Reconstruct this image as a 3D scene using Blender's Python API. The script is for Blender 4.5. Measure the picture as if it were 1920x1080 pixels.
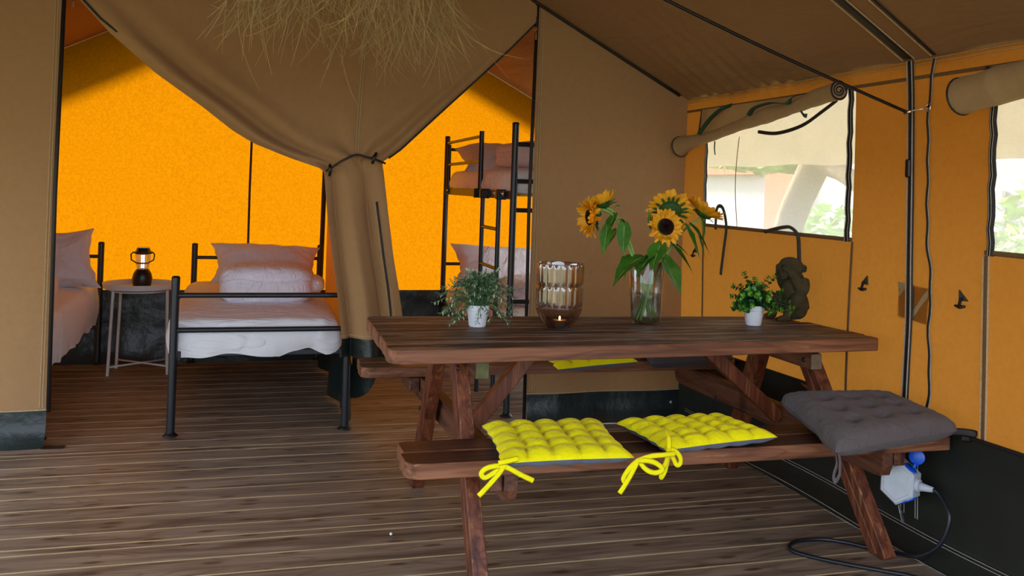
import bpy, bmesh, math, random
from mathutils import Vector, Matrix, noise
from math import sin, cos, pi, exp, sqrt
R = random.Random(7)
C = bpy.context.scene.collection
sc = bpy.context.scene
for o in list(bpy.data.objects): bpy.data.objects.remove(o)

# ------------------------------------------------------------------ camera
cam_d = bpy.data.cameras.new('camera'); cam = bpy.data.objects.new('camera', cam_d); C.objects.link(cam)
r_ = Vector((.9588006, -.2821409, .0331343)); u_ = Vector((-.0353048, -.0026112, .9993732)); f_ = Vector((.2818775, .9593694, .0124646))
m = Matrix((( r_.x, u_.x, -f_.x, 0), (r_.y, u_.y, -f_.y, 0), (r_.z, u_.z, -f_.z, 1.3), (0, 0, 0, 1)))
cam.matrix_world = m
cam_d.sensor_width = 36; cam_d.lens = 32.259; cam_d.shift_y = -.1096; cam_d.clip_start = .05; cam_d.clip_end = 300
sc.camera = cam
# ------------------------------------------------------------------ world, sun, exposure
w = bpy.data.worlds.new('sky'); sc.world = w; w.use_nodes = True
nt = w.node_tree; nt.nodes.clear()
wo = nt.nodes.new('ShaderNodeOutputWorld'); bg = nt.nodes.new('ShaderNodeBackground'); sk = nt.nodes.new('ShaderNodeTexSky')
sk.sky_type = 'NISHITA'; sk.sun_disc = False; sk.sun_elevation = math.radians(28); sk.sun_rotation = math.radians(-19)
sk.air_density = 1.0; sk.dust_density = 3.0; sk.ozone_density = 1.0
mixw = nt.nodes.new('ShaderNodeMixRGB'); mixw.inputs[0].default_value = .62; mixw.inputs[2].default_value = (6.0, 6.5, 7.5, 1)   # thin bright cloud over blue sky
nt.links.new(sk.outputs[0], mixw.inputs[1]); nt.links.new(mixw.outputs[0], bg.inputs[0]); bg.inputs[1].default_value = .60
nt.links.new(bg.outputs[0], wo.inputs[0])
sd = bpy.data.lights.new('sun', 'SUN'); sun = bpy.data.objects.new('sun', sd); C.objects.link(sun)
sd.energy = 26; sd.angle = math.radians(9); sd.color = (1, .93, .82)
sun.rotation_euler = Vector((.12, -.56, -.305)).to_track_quat('-Z', 'Y').to_euler()
sc.view_settings.view_transform = 'Standard'; sc.view_settings.look = 'None'; sc.view_settings.gamma = 1
sc.view_settings.use_curve_mapping = False; sc.view_settings.exposure = 0.1
sc.cycles.use_denoising = True; sc.cycles.max_bounces = 10; sc.cycles.transparent_max_bounces = 24
sc.cycles.diffuse_bounces = 5; sc.cycles.transmission_bounces = 8; sc.cycles.sample_clamp_indirect = 6; sc.cycles.caustics_refractive = False; sc.cycles.caustics_reflective = False

# ------------------------------------------------------------------ materials
def sr(r, g, b):
    f = lambda c: (c / 255 / 12.92) if c / 255 <= .04045 else ((c / 255 + .055) / 1.055) ** 2.4
    return (f(r), f(g), f(b), 1)
def newmat(name):
    m = bpy.data.materials.new(name); m.use_nodes = True; nt = m.node_tree; nt.nodes.clear()
    return m, nt, nt.nodes.new('ShaderNodeOutputMaterial')
def nd(nt, t, **k):
    n = nt.nodes.new(t)
    for a, b in k.items():
        if a.startswith('i_'): n.inputs[int(a[2:])].default_value = b
        else: setattr(n, a, b)
    return n
def coords(nt, scale=(1, 1, 1)):
    tc = nd(nt, 'ShaderNodeTexCoord'); mp = nd(nt, 'ShaderNodeMapping'); mp.inputs['Scale'].default_value = scale
    oi = nd(nt, 'ShaderNodeObjectInfo'); ml = nd(nt, 'ShaderNodeMath', operation='MULTIPLY', i_1=37.0)
    nt.links.new(oi.outputs['Random'], ml.inputs[0])
    ad = nd(nt, 'ShaderNodeVectorMath', operation='ADD')
    nt.links.new(tc.outputs['Object'], mp.inputs[0]); nt.links.new(mp.outputs[0], ad.inputs[0]); nt.links.new(ml.outputs[0], ad.inputs[1])
    return ad.outputs[0]
def ramp(nt, fac, stops):
    r = nd(nt, 'ShaderNodeValToRGB'); e = r.color_ramp.elements
    e[0].position, e[0].color = stops[0]; e[1].position, e[1].color = stops[-1]
    for p, c in stops[1:-1]:
        x = e.new(p); x.color = c
    nt.links.new(fac, r.inputs[0]); return r.outputs[0]
def pbr(nt, out, col, rough, metal=0, spec=.5, bump=None, bstr=.2, bdist=.002):
    p = nd(nt, 'ShaderNodeBsdfPrincipled')
    if isinstance(col, tuple): p.inputs['Base Color'].default_value = col
    else: nt.links.new(col, p.inputs['Base Color'])
    p.inputs['Roughness'].default_value = rough; p.inputs['Metallic'].default_value = metal
    p.inputs['Specular IOR Level'].default_value = spec
    if bump is not None:
        b = nd(nt, 'ShaderNodeBump'); b.inputs['Strength'].default_value = bstr; b.inputs['Distance'].default_value = bdist
        nt.links.new(bump, b.inputs['Height']); nt.links.new(b.outputs[0], p.inputs['Normal'])
    nt.links.new(p.outputs[0], out.inputs[0]); return p
def scl(c, k): return (min(1, c[0] * k), min(1, c[1] * k), min(1, c[2] * k), 1)
def simple(name, col, rough=.5, metal=0, var=.12, nscale=20, bstr=.15, spec=.5, bscale=None, bdist=.002):
    m, nt, out = newmat(name); v = coords(nt)
    n = nd(nt, 'ShaderNodeTexNoise'); n.inputs['Scale'].default_value = nscale; n.inputs['Detail'].default_value = 5
    nt.links.new(v, n.inputs['Vector'])
    c = ramp(nt, n.outputs[0], [(.3, scl(col, 1 - var)), (.7, scl(col, 1 + var))])
    n2 = nd(nt, 'ShaderNodeTexNoise'); n2.inputs['Scale'].default_value = bscale or nscale * 4; n2.inputs['Detail'].default_value = 4
    nt.links.new(v, n2.inputs['Vector'])
    pbr(nt, out, c, rough, metal, spec, n2.outputs[0], bstr, bdist); return m
def fabric(name, col, trans=0.0, tcol=None, var=.06, wrinkle=.4, weave=900, wscale=(3, 3, 3), rough=.9, mottle=25, crease=0.0):
    """woven canvas: diffuse, optionally letting light through from behind"""
    m, nt, out = newmat(name); v = coords(nt); vw = coords(nt, wscale)
    n = nd(nt, 'ShaderNodeTexNoise'); n.inputs['Scale'].default_value = mottle; n.inputs['Detail'].default_value = 8; n.inputs['Roughness'].default_value = .7
    nt.links.new(v, n.inputs['Vector'])
    c = ramp(nt, n.outputs[0], [(.3, scl(col, 1 - var)), (.7, scl(col, 1 + var))])
    wv = nd(nt, 'ShaderNodeTexNoise'); wv.inputs['Scale'].default_value = weave; wv.inputs['Detail'].default_value = 1
    nt.links.new(v, wv.inputs['Vector'])
    wr = nd(nt, 'ShaderNodeTexNoise'); wr.inputs['Scale'].default_value = 1; wr.inputs['Detail'].default_value = 3; wr.inputs['Distortion'].default_value = .6
    nt.links.new(vw, wr.inputs['Vector'])
    b1 = nd(nt, 'ShaderNodeBump'); b1.inputs['Strength'].default_value = .25; b1.inputs['Distance'].default_value = .0008
    nt.links.new(wv.outputs[0], b1.inputs['Height'])
    b2 = nd(nt, 'ShaderNodeBump'); b2.inputs['Strength'].default_value = wrinkle; b2.inputs['Distance'].default_value = .03
    sb_ = nd(nt, 'ShaderNodeMath', operation='SUBTRACT', i_1=.5); ab = nd(nt, 'ShaderNodeMath', operation='ABSOLUTE'); pw = nd(nt, 'ShaderNodeMath', operation='POWER', i_1=.6)
    nt.links.new(wr.outputs[0], sb_.inputs[0]); nt.links.new(sb_.outputs[0], ab.inputs[0]); nt.links.new(ab.outputs[0], pw.inputs[0])
    mxh = nd(nt, 'ShaderNodeMixRGB'); mxh.inputs[0].default_value = crease; nt.links.new(wr.outputs[0], mxh.inputs[1]); nt.links.new(pw.outputs[0], mxh.inputs[2])
    nt.links.new(mxh.outputs[0], b2.inputs['Height']); nt.links.new(b1.outputs[0], b2.inputs['Normal'])
    p = pbr(nt, out, c, rough, 0, .15); nt.links.new(b2.outputs[0], p.inputs['Normal'])
    p.inputs['Sheen Weight'].default_value = .08
    if trans:
        tb = nd(nt, 'ShaderNodeBsdfTranslucent'); tc = ramp(nt, n.outputs[0], [(.25, scl(tcol, 1 - var * 1.6)), (.75, scl(tcol, 1 + var * 1.6))])
        nt.links.new(tc, tb.inputs[0]); nt.links.new(b2.outputs[0], tb.inputs['Normal'])
        mx = nd(nt, 'ShaderNodeMixShader'); mx.inputs[0].default_value = trans
        nt.links.new(p.outputs[0], mx.inputs[1]); nt.links.new(tb.outputs[0], mx.inputs[2]); nt.links.new(mx.outputs[0], out.inputs[0])
    return m
def wood(name, axis, dark, mid, light, rough=.55, wear=.5, wearcol=None, knots=True, spec=.4, gscale=1.0, figure=.75):
    """axis: grain direction 0,1,2"""
    m, nt, out = newmat(name)
    s = [26 * gscale] * 3; s[axis] = 1.6
    v = coords(nt, tuple(s)); s2 = [90 * gscale] * 3; s2[axis] = 3.5; v2 = coords(nt, tuple(s2)); s3 = [8.5] * 3; s3[axis] = 2.6; v3 = coords(nt, tuple(s3))
    n = nd(nt, 'ShaderNodeTexNoise'); n.inputs['Scale'].default_value = 1; n.inputs['Detail'].default_value = 6; n.inputs['Distortion'].default_value = .9; nt.links.new(v, n.inputs['Vector'])
    c = ramp(nt, n.outputs[0], [(.3, dark), (.5, mid), (.72, light)])
    f = nd(nt, 'ShaderNodeTexNoise'); f.inputs['Scale'].default_value = 1; f.inputs['Detail'].default_value = 4; nt.links.new(v2, f.inputs['Vector'])
    fr = ramp(nt, f.outputs[0], [(.3, (.72, .72, .72, 1)), (.7, (1.2, 1.2, 1.2, 1))])
    mu = nd(nt, 'ShaderNodeMixRGB', blend_type='MULTIPLY'); mu.inputs[0].default_value = .8
    nt.links.new(c, mu.inputs[1]); nt.links.new(fr, mu.inputs[2]); cc = mu.outputs[0]
    lo = nd(nt, 'ShaderNodeTexNoise'); lo.inputs['Scale'].default_value = 1; lo.inputs['Detail'].default_value = 1.5; lo.inputs['Distortion'].default_value = .3
    s5 = [9] * 3; s5[axis] = 1.1; nt.links.new(coords(nt, tuple(s5)), lo.inputs['Vector'])
    m1 = nd(nt, 'ShaderNodeMath', operation='MULTIPLY', i_1=75.0); m2 = nd(nt, 'ShaderNodeMath', operation='SINE'); nt.links.new(lo.outputs[0], m1.inputs[0]); nt.links.new(m1.outputs[0], m2.inputs[0])
    gr = ramp(nt, m2.outputs[0], [(.0, (1.04, 1.04, 1.04, 1)), (.75, (.92, .9, .88, 1)), (1.0, (.66, .6, .56, 1))])
    mg = nd(nt, 'ShaderNodeMixRGB', blend_type='MULTIPLY'); mg.inputs[0].default_value = figure
    nt.links.new(cc, mg.inputs[1]); nt.links.new(gr, mg.inputs[2]); cc = mg.outputs[0]
    if knots:
        vo = nd(nt, 'ShaderNodeTexVoronoi'); vo.voronoi_dimensions = '2D'; vo.inputs['Scale'].default_value = 1; nt.links.new(v3, vo.inputs['Vector'])
        kr = ramp(nt, vo.outputs['Distance'], [(.03, (.28, .2, .16, 1)), (.075, (.5, .42, .36, 1)), (.10, (.88, .84, .8, 1)), (.14, (1, 1, 1, 1))])
        mk = nd(nt, 'ShaderNodeMixRGB', blend_type='MULTIPLY'); mk.inputs[0].default_value = .9
        nt.links.new(cc, mk.inputs[1]); nt.links.new(kr, mk.inputs[2]); cc = mk.outputs[0]
    if wearcol:
        wn = nd(nt, 'ShaderNodeTexNoise'); wn.inputs['Scale'].default_value = 1; wn.inputs['Detail'].default_value = 7; wn.inputs['Roughness'].default_value = .75
        s4 = [30] * 3; s4[axis] = 2.2; nt.links.new(coords(nt, tuple(s4)), wn.inputs['Vector'])
        wm = ramp(nt, wn.outputs[0], [(.50 + (1 - wear) * .12, (0, 0, 0, 1)), (.50 + (1 - wear) * .12 + .16, (1, 1, 1, 1))])
        mw = nd(nt, 'ShaderNodeMixRGB'); nt.links.new(wm, mw.inputs[0]); nt.links.new(cc, mw.inputs[1]); mw.inputs[2].default_value = wearcol; cc = mw.outputs[0]
    pbr(nt, out, cc, rough, 0, spec, f.outputs[0], .5, .0015); return m
def thinglass(name, tint, refl=.12, rough=.02):
    """see-through thin glass: transparent with a fresnel-weighted gloss"""
    m, nt, out = newmat(name)
    t = nd(nt, 'ShaderNodeBsdfTransparent'); t.inputs[0].default_value = tint
    g = nd(nt, 'ShaderNodeBsdfGlossy'); g.inputs['Roughness'].default_value = rough
    lw = nd(nt, 'ShaderNodeLayerWeight'); lw.inputs[0].default_value = .35
    mr = nd(nt, 'ShaderNodeMath', operation='MULTIPLY_ADD', i_1=.75, i_2=refl); mr.use_clamp = True
    nt.links.new(lw.outputs['Facing'], mr.inputs[0])
    mx = nd(nt, 'ShaderNodeMixShader'); nt.links.new(mr.outputs[0], mx.inputs[0]); nt.links.new(t.outputs[0], mx.inputs[1]); nt.links.new(g.outputs[0], mx.inputs[2])
    nt.links.new(mx.outputs[0], out.inputs[0]); return m
def emit(name, col, s):
    m, nt, out = newmat(name); e = nd(nt, 'ShaderNodeEmission'); e.inputs[0].default_value = col; e.inputs[1].default_value = s
    nt.links.new(e.outputs[0], out.inputs[0]); return m
def gauze(name):
    m, nt, out = newmat(name); v = coords(nt)
    n = nd(nt, 'ShaderNodeTexNoise'); n.inputs['Scale'].default_value = 350; n.inputs['Detail'].default_value = 2; nt.links.new(v, n.inputs['Vector'])
    s = coords(nt, (1, 5, 1.3)); wr = nd(nt, 'ShaderNodeTexNoise'); wr.inputs['Scale'].default_value = 1.5; wr.inputs['Detail'].default_value = 3; nt.links.new(s, wr.inputs['Vector'])
    b = nd(nt, 'ShaderNodeBump'); b.inputs['Strength'].default_value = .5; b.inputs['Distance'].default_value = .03; nt.links.new(wr.outputs[0], b.inputs['Height'])
    t = nd(nt, 'ShaderNodeBsdfTransparent'); t.inputs[0].default_value = (.95, .95, .93, 1)
    tl = nd(nt, 'ShaderNodeBsdfTranslucent'); tl.inputs[0].default_value = (.9, .89, .86, 1); nt.links.new(b.outputs[0], tl.inputs['Normal'])
    d = nd(nt, 'ShaderNodeBsdfDiffuse'); d.inputs[0].default_value = (.8, .79, .75, 1)
    a = nd(nt, 'ShaderNodeMixShader'); a.inputs[0].default_value = .25; nt.links.new(tl.outputs[0], a.inputs[1]); nt.links.new(d.outputs[0], a.inputs[2])
    mr = nd(nt, 'ShaderNodeMapRange'); mr.inputs[1].default_value = .3; mr.inputs[2].default_value = .7; mr.inputs[3].default_value = .46; mr.inputs[4].default_value = .70
    nt.links.new(n.outputs[0], mr.inputs[0])
    mx = nd(nt, 'ShaderNodeMixShader'); nt.links.new(mr.outputs[0], mx.inputs[0]); nt.links.new(t.outputs[0], mx.inputs[1]); nt.links.new(a.outputs[0], mx.inputs[2])
    nt.links.new(mx.outputs[0], out.inputs[0]); return m

M = {}
M['beige'] = fabric('beige_canvas', sr(168, 132, 92), .06, sr(160, 110, 60), wrinkle=.25, wscale=(2.5, 2.5, 2.5))
M['beige_roof'] = fabric('beige_roof_canvas', sr(150, 112, 74), 0, None, wrinkle=.55, wscale=(9, 1.6, 6))
M['beige_flap'] = fabric('beige_flap_canvas', sr(178, 146, 106), .1, sr(170, 130, 70), wrinkle=.35, wscale=(8, 8, 8))
M['orange_back'] = fabric('orange_canvas_sunlit', sr(150, 72, 8), .8, (.112, .0412, .0002, 1), var=.16, wrinkle=.1, wscale=(1, 1, 1), mottle=60)
M['orange_side'] = fabric('orange_canvas', sr(205, 128, 48), .5, (.34, .135, .018, 1), var=.07, wrinkle=.3, wscale=(3, 4, 1.5), mottle=40)
M['divider'] = fabric('orange_divider', sr(215, 110, 40), .5, (.95, .35, .03, 1), wrinkle=.3)
M['pvc'] = simple('dark_green_pvc', sr(30, 40, 38), .38, 0, .25, 6, .5, .5, 7, .03)
M['pvc_side'] = simple('dark_green_groundsheet', sr(34, 37, 31), .5, 0, .2, 5, .3, .4, 5, .02)
M['binding'] = simple('black_zip_tape', sr(28, 22, 20), .6, 0, .2, 60)
M['thread'] = simple('pale_stitching', sr(190, 165, 125), .8, 0, .15, 80)
M['thread_d'] = simple('brown_seam', sr(112, 84, 50), .8, 0, .15, 80)
M['thread_w'] = simple('white_stitching', sr(170, 165, 155), .8, 0, .15, 80)
M['olive'] = simple('olive_webbing', sr(58, 58, 44), .7, 0, .2, 60)
M['valance'] = fabric('eave_canvas', sr(186, 168, 136), .30, sr(190, 174, 146), wrinkle=.4)
M['green_web'] = simple('green_webbing', sr(28, 66, 48), .7, 0, .2, 60)
M['plank'] = wood('deck_board_wood', 0, sr(96, 80, 67), sr(138, 120, 102), sr(165, 146, 126), .5, .3, sr(172, 158, 140), gscale=.6, spec=.45)
M['groove'] = simple('pale_tongue_wood', sr(228, 205, 150), .6, 0, .12, 8)
dk = dict(dark=sr(38, 20, 14), mid=sr(72, 42, 30), light=sr(104, 66, 46))
M['tt'] = wood('table_top_stain', 0, sr(34, 22, 18), sr(66, 48, 40), sr(100, 80, 68), .55, 1.15, sr(176, 160, 146))
M['te'] = wood('table_edge_stain', 0, sr(84, 48, 32), sr(128, 80, 54), sr(156, 104, 72), .55, .3, sr(196, 160, 120))
M['ty'] = wood('table_beam_stain', 1, sr(58, 32, 22), sr(98, 60, 42), sr(128, 84, 58), .55, .3, sr(140, 110, 80))
M['tz'] = wood('table_leg_stain', 2, sr(66, 30, 18), sr(108, 56, 34), sr(138, 80, 48), .45, .45, sr(176, 130, 76), knots=False, gscale=1.1)
M['bench'] = wood('bench_stain', 0, sr(44, 22, 20), sr(72, 42, 36), sr(98, 64, 54), .45, .5, sr(140, 110, 96))
M['metal'] = simple('anthracite_steel', sr(38, 41, 46), .35, .3, .08, 30, .03)
M['black'] = simple('black_plastic', sr(14, 13, 14), .4, 0, .1, 30, .05)
M['white_metal'] = simple('white_lacquered_steel', sr(205, 205, 205), .4, 0, .03, 20, .02)
M['sheet'] = fabric('white_cotton_sheet', sr(240, 241, 246), .05, sr(220, 215, 215), var=.02, wrinkle=.8, wscale=(4, 14, 12), rough=.85, crease=.5)
M['duvet'] = fabric('white_duvet', sr(236, 234, 248), .05, sr(220, 215, 220), var=.02, wrinkle=.9, wscale=(14, 6, 9), rough=.8, crease=.6)
M['pillow'] = fabric('white_pillow_cotton', sr(222, 216, 220), .10, sr(220, 205, 200), var=.03, wrinkle=.9, wscale=(8, 8, 5), rough=.85, crease=.6)
M['yellow'] = fabric('yellow_cotton', sr(252, 242, 4), .03, sr(240, 230, 10), var=.02, wrinkle=.3, wscale=(30, 30, 30), rough=.75)
M['bluegrey'] = fabric('blue_grey_cotton', sr(104, 112, 132), 0, None, var=.05, wrinkle=.25, wscale=(30, 30, 30))
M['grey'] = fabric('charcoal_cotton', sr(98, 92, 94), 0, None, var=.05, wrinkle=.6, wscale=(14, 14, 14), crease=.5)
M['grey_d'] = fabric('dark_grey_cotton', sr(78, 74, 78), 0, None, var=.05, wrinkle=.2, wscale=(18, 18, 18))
M['pot'] = simple('white_ceramic', sr(236, 240, 246), .35, 0, .02, 30, .03)
M['soil'] = simple('moss_filling', sr(40, 48, 26), .9, 0, .3, 90)
M['leaf_d'] = simple('sage_leaf', sr(70, 104, 66), .5, 0, .25, 30)
M['leaf_w'] = simple('pale_leaf_tip', sr(176, 194, 160), .5, 0, .15, 30)
M['leaf_m'] = simple('sage_leaf_mid', sr(104, 140, 92), .5, 0, .2, 30)
M['box_d'] = simple('dark_boxwood_leaf', sr(26, 84, 40), .4, 0, .25, 30)
M['box_l'] = simple('bright_boxwood_leaf', sr(96, 158, 40), .4, 0, .2, 30)
M['sf_leaf'] = simple('sunflower_leaf', sr(62, 116, 30), .5, 0, .3, 25, .4, .4, 60)
M['sf_leaf2'] = simple('yellowing_sunflower_leaf', sr(104, 128, 40), .5, 0, .35, 12, .4, .4, 60)
M['stem'] = simple('sunflower_stem', sr(136, 172, 84), .55, 0, .15, 30)
M['petal'] = simple('sunflower_petal', sr(246, 172, 20), .55, 0, .12, 40, .2)
M['disk'] = simple('sunflower_disk', sr(42, 18, 14), .8, 0, .4, 90, .8, .2, 200, .004)
M['disk_g'] = simple('sunflower_green_back', sr(40, 82, 22), .7, 0, .3, 60)
M['stone'] = simple('mossy_stone', sr(72, 66, 44), .9, 0, .3, 22, .6, .2, 90, .006)
M['glass'] = thinglass('clear_glass', (.93, .95, .95, 1), .06)
M['water'] = thinglass('water', (.92, .96, .92, 1), .08)
M['smoke'] = thinglass('smoked_ribbed_glass', (.70, .56, .48, 1), .16, .06)
M['wax'] = simple('tealight_wax', sr(235, 215, 190), .5)
M['alu'] = simple('aluminium_cup', sr(200, 205, 215), .3, .8, .05)
M['flame'] = emit('candle_flame', (1, .55, .2, 1), 22)
M['led'] = emit('led_light', (.72, .75, 1, 1), 9)
M['lens'] = thinglass('lantern_lens', (.95, .93, .93, 1), .1)
M['chrome'] = simple('chrome', sr(220, 222, 228), .15, 1, .03)
M['sockwhite'] = simple('grey_white_plastic', sr(190, 196, 204), .45, 0, .06, 25)
M['sockblue'] = simple('blue_plastic', sr(10, 90, 215), .35, 0, .06, 25)
M['cable'] = simple('black_rubber_cable', sr(22, 26, 34), .35, 0, .1, 30)
M['straw'] = simple('dry_straw', sr(178, 154, 104), .8, 0, .25, 6)
M['tape'] = simple('beige_repair_tape', sr(168, 142, 98), .45, 0, .12, 20, .5, .4, 25, .01)
M['endgrain'] = simple('weathered_end_grain', sr(112, 92, 70), .8, 0, .25, 40)
M['endgreen'] = simple('algae_green_end_grain', sr(92, 92, 58), .85, 0, .3, 40)
M['gauze'] = gauze('white_window_gauze')
M['grass'] = simple('dry_meadow', sr(104, 104, 76), .9, 0, .35, 3, .5)
M['bark'] = simple('pale_bark', sr(120, 104, 84), .9, 0, .25, 9, .6, .2, 30, .02)
M['foliage'] = simple('tree_leaves', sr(140, 178, 70), .7, 0, .35, 5)
M['render_w'] = simple('pale_render', sr(176, 178, 180), .8, 0, .05, 4)
M['terracotta'] = simple('terracotta_brick', sr(196, 98, 62), .8, 0, .15, 6)
M['raw'] = wood('raw_pine_block', 1, sr(150, 112, 66), sr(182, 142, 90), sr(205, 168, 116), .6, .2, None, knots=False)
M['paper'] = simple('white_paper', sr(225, 225, 222), .8)
M['felt'] = simple('pale_base_rim', sr(150, 150, 138), .8)

# ------------------------------------------------------------------ mesh builder
ORG = {}
V = Vector
class MB:
    def __init__(s): s.v = []; s.f = []; s.mi = []; s.cur = 0
    def add(s, vs, fs):
        b = len(s.v); s.v += [V(p) for p in vs]; s.f += [tuple(i + b for i in f) for f in fs]; s.mi += [s.cur] * len(fs); return b
    def box(s, a, b, ch=0.0):
        """axis aligned box a..b, chamfered when ch > 0"""
        x0, y0, z0 = a; x1, y1, z1 = b
        if ch <= 0:
            s.add([(x0,y0,z0),(x1,y0,z0),(x1,y1,z0),(x0,y1,z0),(x0,y0,z1),(x1,y0,z1),(x1,y1,z1),(x0,y1,z1)],
                  [(0,3,2,1),(4,5,6,7),(0,1,5,4),(1,2,6,5),(2,3,7,6),(3,0,4,7)])
        else:
            s.obox(V(((x0+x1)/2,(y0+y1)/2,(z0+z1)/2)), V((x1-x0,0,0)), V((0,y1-y0,0)), V((0,0,z1-z0)), ch)
    def obox(s, c, ax, ay, az, ch=0.0):
        """oriented box, full-length axis vectors"""
        bm = bmesh.new(); bmesh.ops.create_cube(bm, size=1)
        L = (ax.length, ay.length, az.length); ex, ey, ez = ax.normalized(), ay.normalized(), az.normalized()
        for q in bm.verts: q.co = V((q.co.x * L[0], q.co.y * L[1], q.co.z * L[2]))
        if ch > 0: bmesh.ops.bevel(bm, geom=bm.edges[:], offset=ch, segments=1, affect='EDGES')
        bm.verts.index_update()
        s.add([c + ex * q.co.x + ey * q.co.y + ez * q.co.z for q in bm.verts], [[q.index for q in f.verts] for f in bm.faces]); bm.free()
    def beam(s, p, q, w, h, up=(0, 0, 1), ch=.003):
        """plank between p and q, w across, h along up"""
        p, q = V(p), V(q); d = q - p; u = V(up); u = (u - d.normalized() * u.dot(d.normalized())).normalized(); a = d.cross(u).normalized()
        s.obox((p + q) / 2, d, a * w, u * h, ch)
    def sweep(s, pts, rx, ry=None, n=8, up=None, cap=True):
        """tube / flat ribbon along pts; rx, ry float or list"""
        pts = [V(p) for p in pts]; N = len(pts); ry = rx if ry is None else ry
        gx = (lambda i: rx[i]) if isinstance(rx, (list, tuple)) else (lambda i: rx)
        gy = (lambda i: ry[i]) if isinstance(ry, (list, tuple)) else (lambda i: ry)
        T = [(pts[min(i + 1, N - 1)] - pts[max(i - 1, 0)]) for i in range(N)]
        T = [t.normalized() if t.length > 1e-9 else V((0, 0, 1)) for t in T]
        u = V(up) if up is not None else (V((0, 0, 1)) if abs(T[0].z) < .9 else V((0, 1, 0)))
        b = len(s.v); vs = []; fs = []
        for i in range(N):
            if up is not None: u = V(up)
            u = u - T[i] * u.dot(T[i])
            if u.length < 1e-6: u = T[i].orthogonal()
            u.normalize(); a = T[i].cross(u)
            for k in range(n):
                t = 2 * pi * k / n + (pi / 4 if n == 4 else 0)
                vs.append(pts[i] + a * (gx(i) * cos(t)) + u * (gy(i) * sin(t)))
        for i in range(N - 1):
            for k in range(n):
                k2 = (k + 1) % n; fs.append((i*n+k, i*n+k2, (i+1)*n+k2, (i+1)*n+k))
        if cap: fs.append(tuple(reversed(range(n)))); fs.append(tuple((N-1)*n + k for k in range(n)))
        s.add(vs, fs)
    def lathe(s, prof, c=(0, 0, 0), n=32, ribs=0, amp=0.0):
        c = V(c); vs = []; fs = []
        for (r, z) in prof:
            for k in range(n):
                t = 2 * pi * k / n; rr = r * (1 + (amp * abs(sin(ribs * t / 2)) if ribs else 0))
                vs.append(c + V((rr * cos(t), rr * sin(t), z)))
        for i in range(len(prof) - 1):
            for k in range(n): k2 = (k + 1) % n; fs.append((i*n+k, i*n+k2, (i+1)*n+k2, (i+1)*n+k))
        s.add(vs, fs)
    def grid(s, fn, nu, nv, u0=0, u1=1, v0=0, v1=1, wrap=False):
        vs = [fn(u0 + (u1 - u0) * i / nu, v0 + (v1 - v0) * j / nv) for j in range(nv + 1) for i in range(nu + 1)]
        fs = [(j*(nu+1)+i, j*(nu+1)+i+1, (j+1)*(nu+1)+i+1, (j+1)*(nu+1)+i) for j in range(nv) for i in range(nu)]
        s.add(vs, fs)
    def poly(s, outline, z0, z1, zf=None):
        """extrude a plan outline (list of xy) from z0 to z1"""
        n = len(outline); zf = zf or (lambda x, y: 0)
        s.add([(x, y, z0 + zf(x, y)) for x, y in outline] + [(x, y, z1 + zf(x, y)) for x, y in outline],
              [tuple(reversed(range(n))), tuple(range(n, 2*n))] + [(i, (i+1) % n, n + (i+1) % n, n + i) for i in range(n)])
    def ball(s, c, r, sub=2, fn=None):
        bm = bmesh.new(); bmesh.ops.create_icosphere(bm, subdivisions=sub, radius=1); bm.verts.index_update()
        c = V(c); r = V(r) if hasattr(r, '__len__') else V((r, r, r))
        s.add([c + V((q.co.x*r.x, q.co.y*r.y, q.co.z*r.z)) * (fn(q.co) if fn else 1) for q in bm.verts], [[q.index for q in f.verts] for f in bm.faces]); bm.free()
    def build(s, name, mats, parent=None, smooth=False, base=None):
        if not isinstance(mats, (list, tuple)): mats = [mats]
        if parent is not None: o0 = ORG[parent.name]
        elif base is not None: o0 = V(base)
        else:
            xs = [p.x for p in s.v]; ys = [p.y for p in s.v]; zs = [p.z for p in s.v]
            o0 = V(((min(xs)+max(xs))/2, (min(ys)+max(ys))/2, min(zs)))
        me = bpy.data.meshes.new(name); me.from_pydata([tuple(p - o0) for p in s.v], [], s.f)
        for mt in mats: me.materials.append(mt)
        if len(mats) > 1: me.polygons.foreach_set('material_index', s.mi)
        if smooth: me.polygons.foreach_set('use_smooth', [True] * len(me.polygons))
        me.update(); ob = bpy.data.objects.new(name, me); C.objects.link(ob)
        if parent is not None: ob.parent = parent
        else: ob.location = o0
        ORG[ob.name] = o0
        if smooth == 'auto':
            md = ob.modifiers.new('edges', 'EDGE_SPLIT'); md.split_angle = math.radians(38)
        return ob
def tag(o, label=None, cat=None, group=None, kind=None):
    if label: o['label'] = label
    if cat: o['category'] = cat
    if group: o['group'] = group
    if kind: o['kind'] = kind
    return o
def empty(name, loc, label, cat, group=None):
    o = bpy.data.objects.new(name, None); C.objects.link(o); o.location = loc; o.empty_display_size = .05; ORG[o.name] = V(loc)
    return tag(o, label, cat, group)
def struct(o): o['kind'] = 'structure'; return o
def lerp(a, b, t): return a + (b - a) * t
def interp(tab, z):
    """piecewise linear table [(z, value)], z ascending"""
    if z <= tab[0][0]: return tab[0][1]
    for (a, p), (b, q) in zip(tab, tab[1:]):
        if z <= b: return p + (q - p) * (z - a) / (b - a)
    return tab[-1][1]
def catmull(P, k=6):
    P = [V(p) for p in P]; out = []
    for i in range(len(P) - 1):
        p0 = P[max(i-1, 0)]; p1 = P[i]; p2 = P[i+1]; p3 = P[min(i+2, len(P)-1)]
        for j in range(k):
            t = j / k; out.append(.5 * ((2*p1) + (-p0+p2)*t + (2*p0-5*p1+4*p2-p3)*t*t + (-p0+3*p1-3*p2+p3)*t**3))
    out.append(P[-1]); return out

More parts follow.
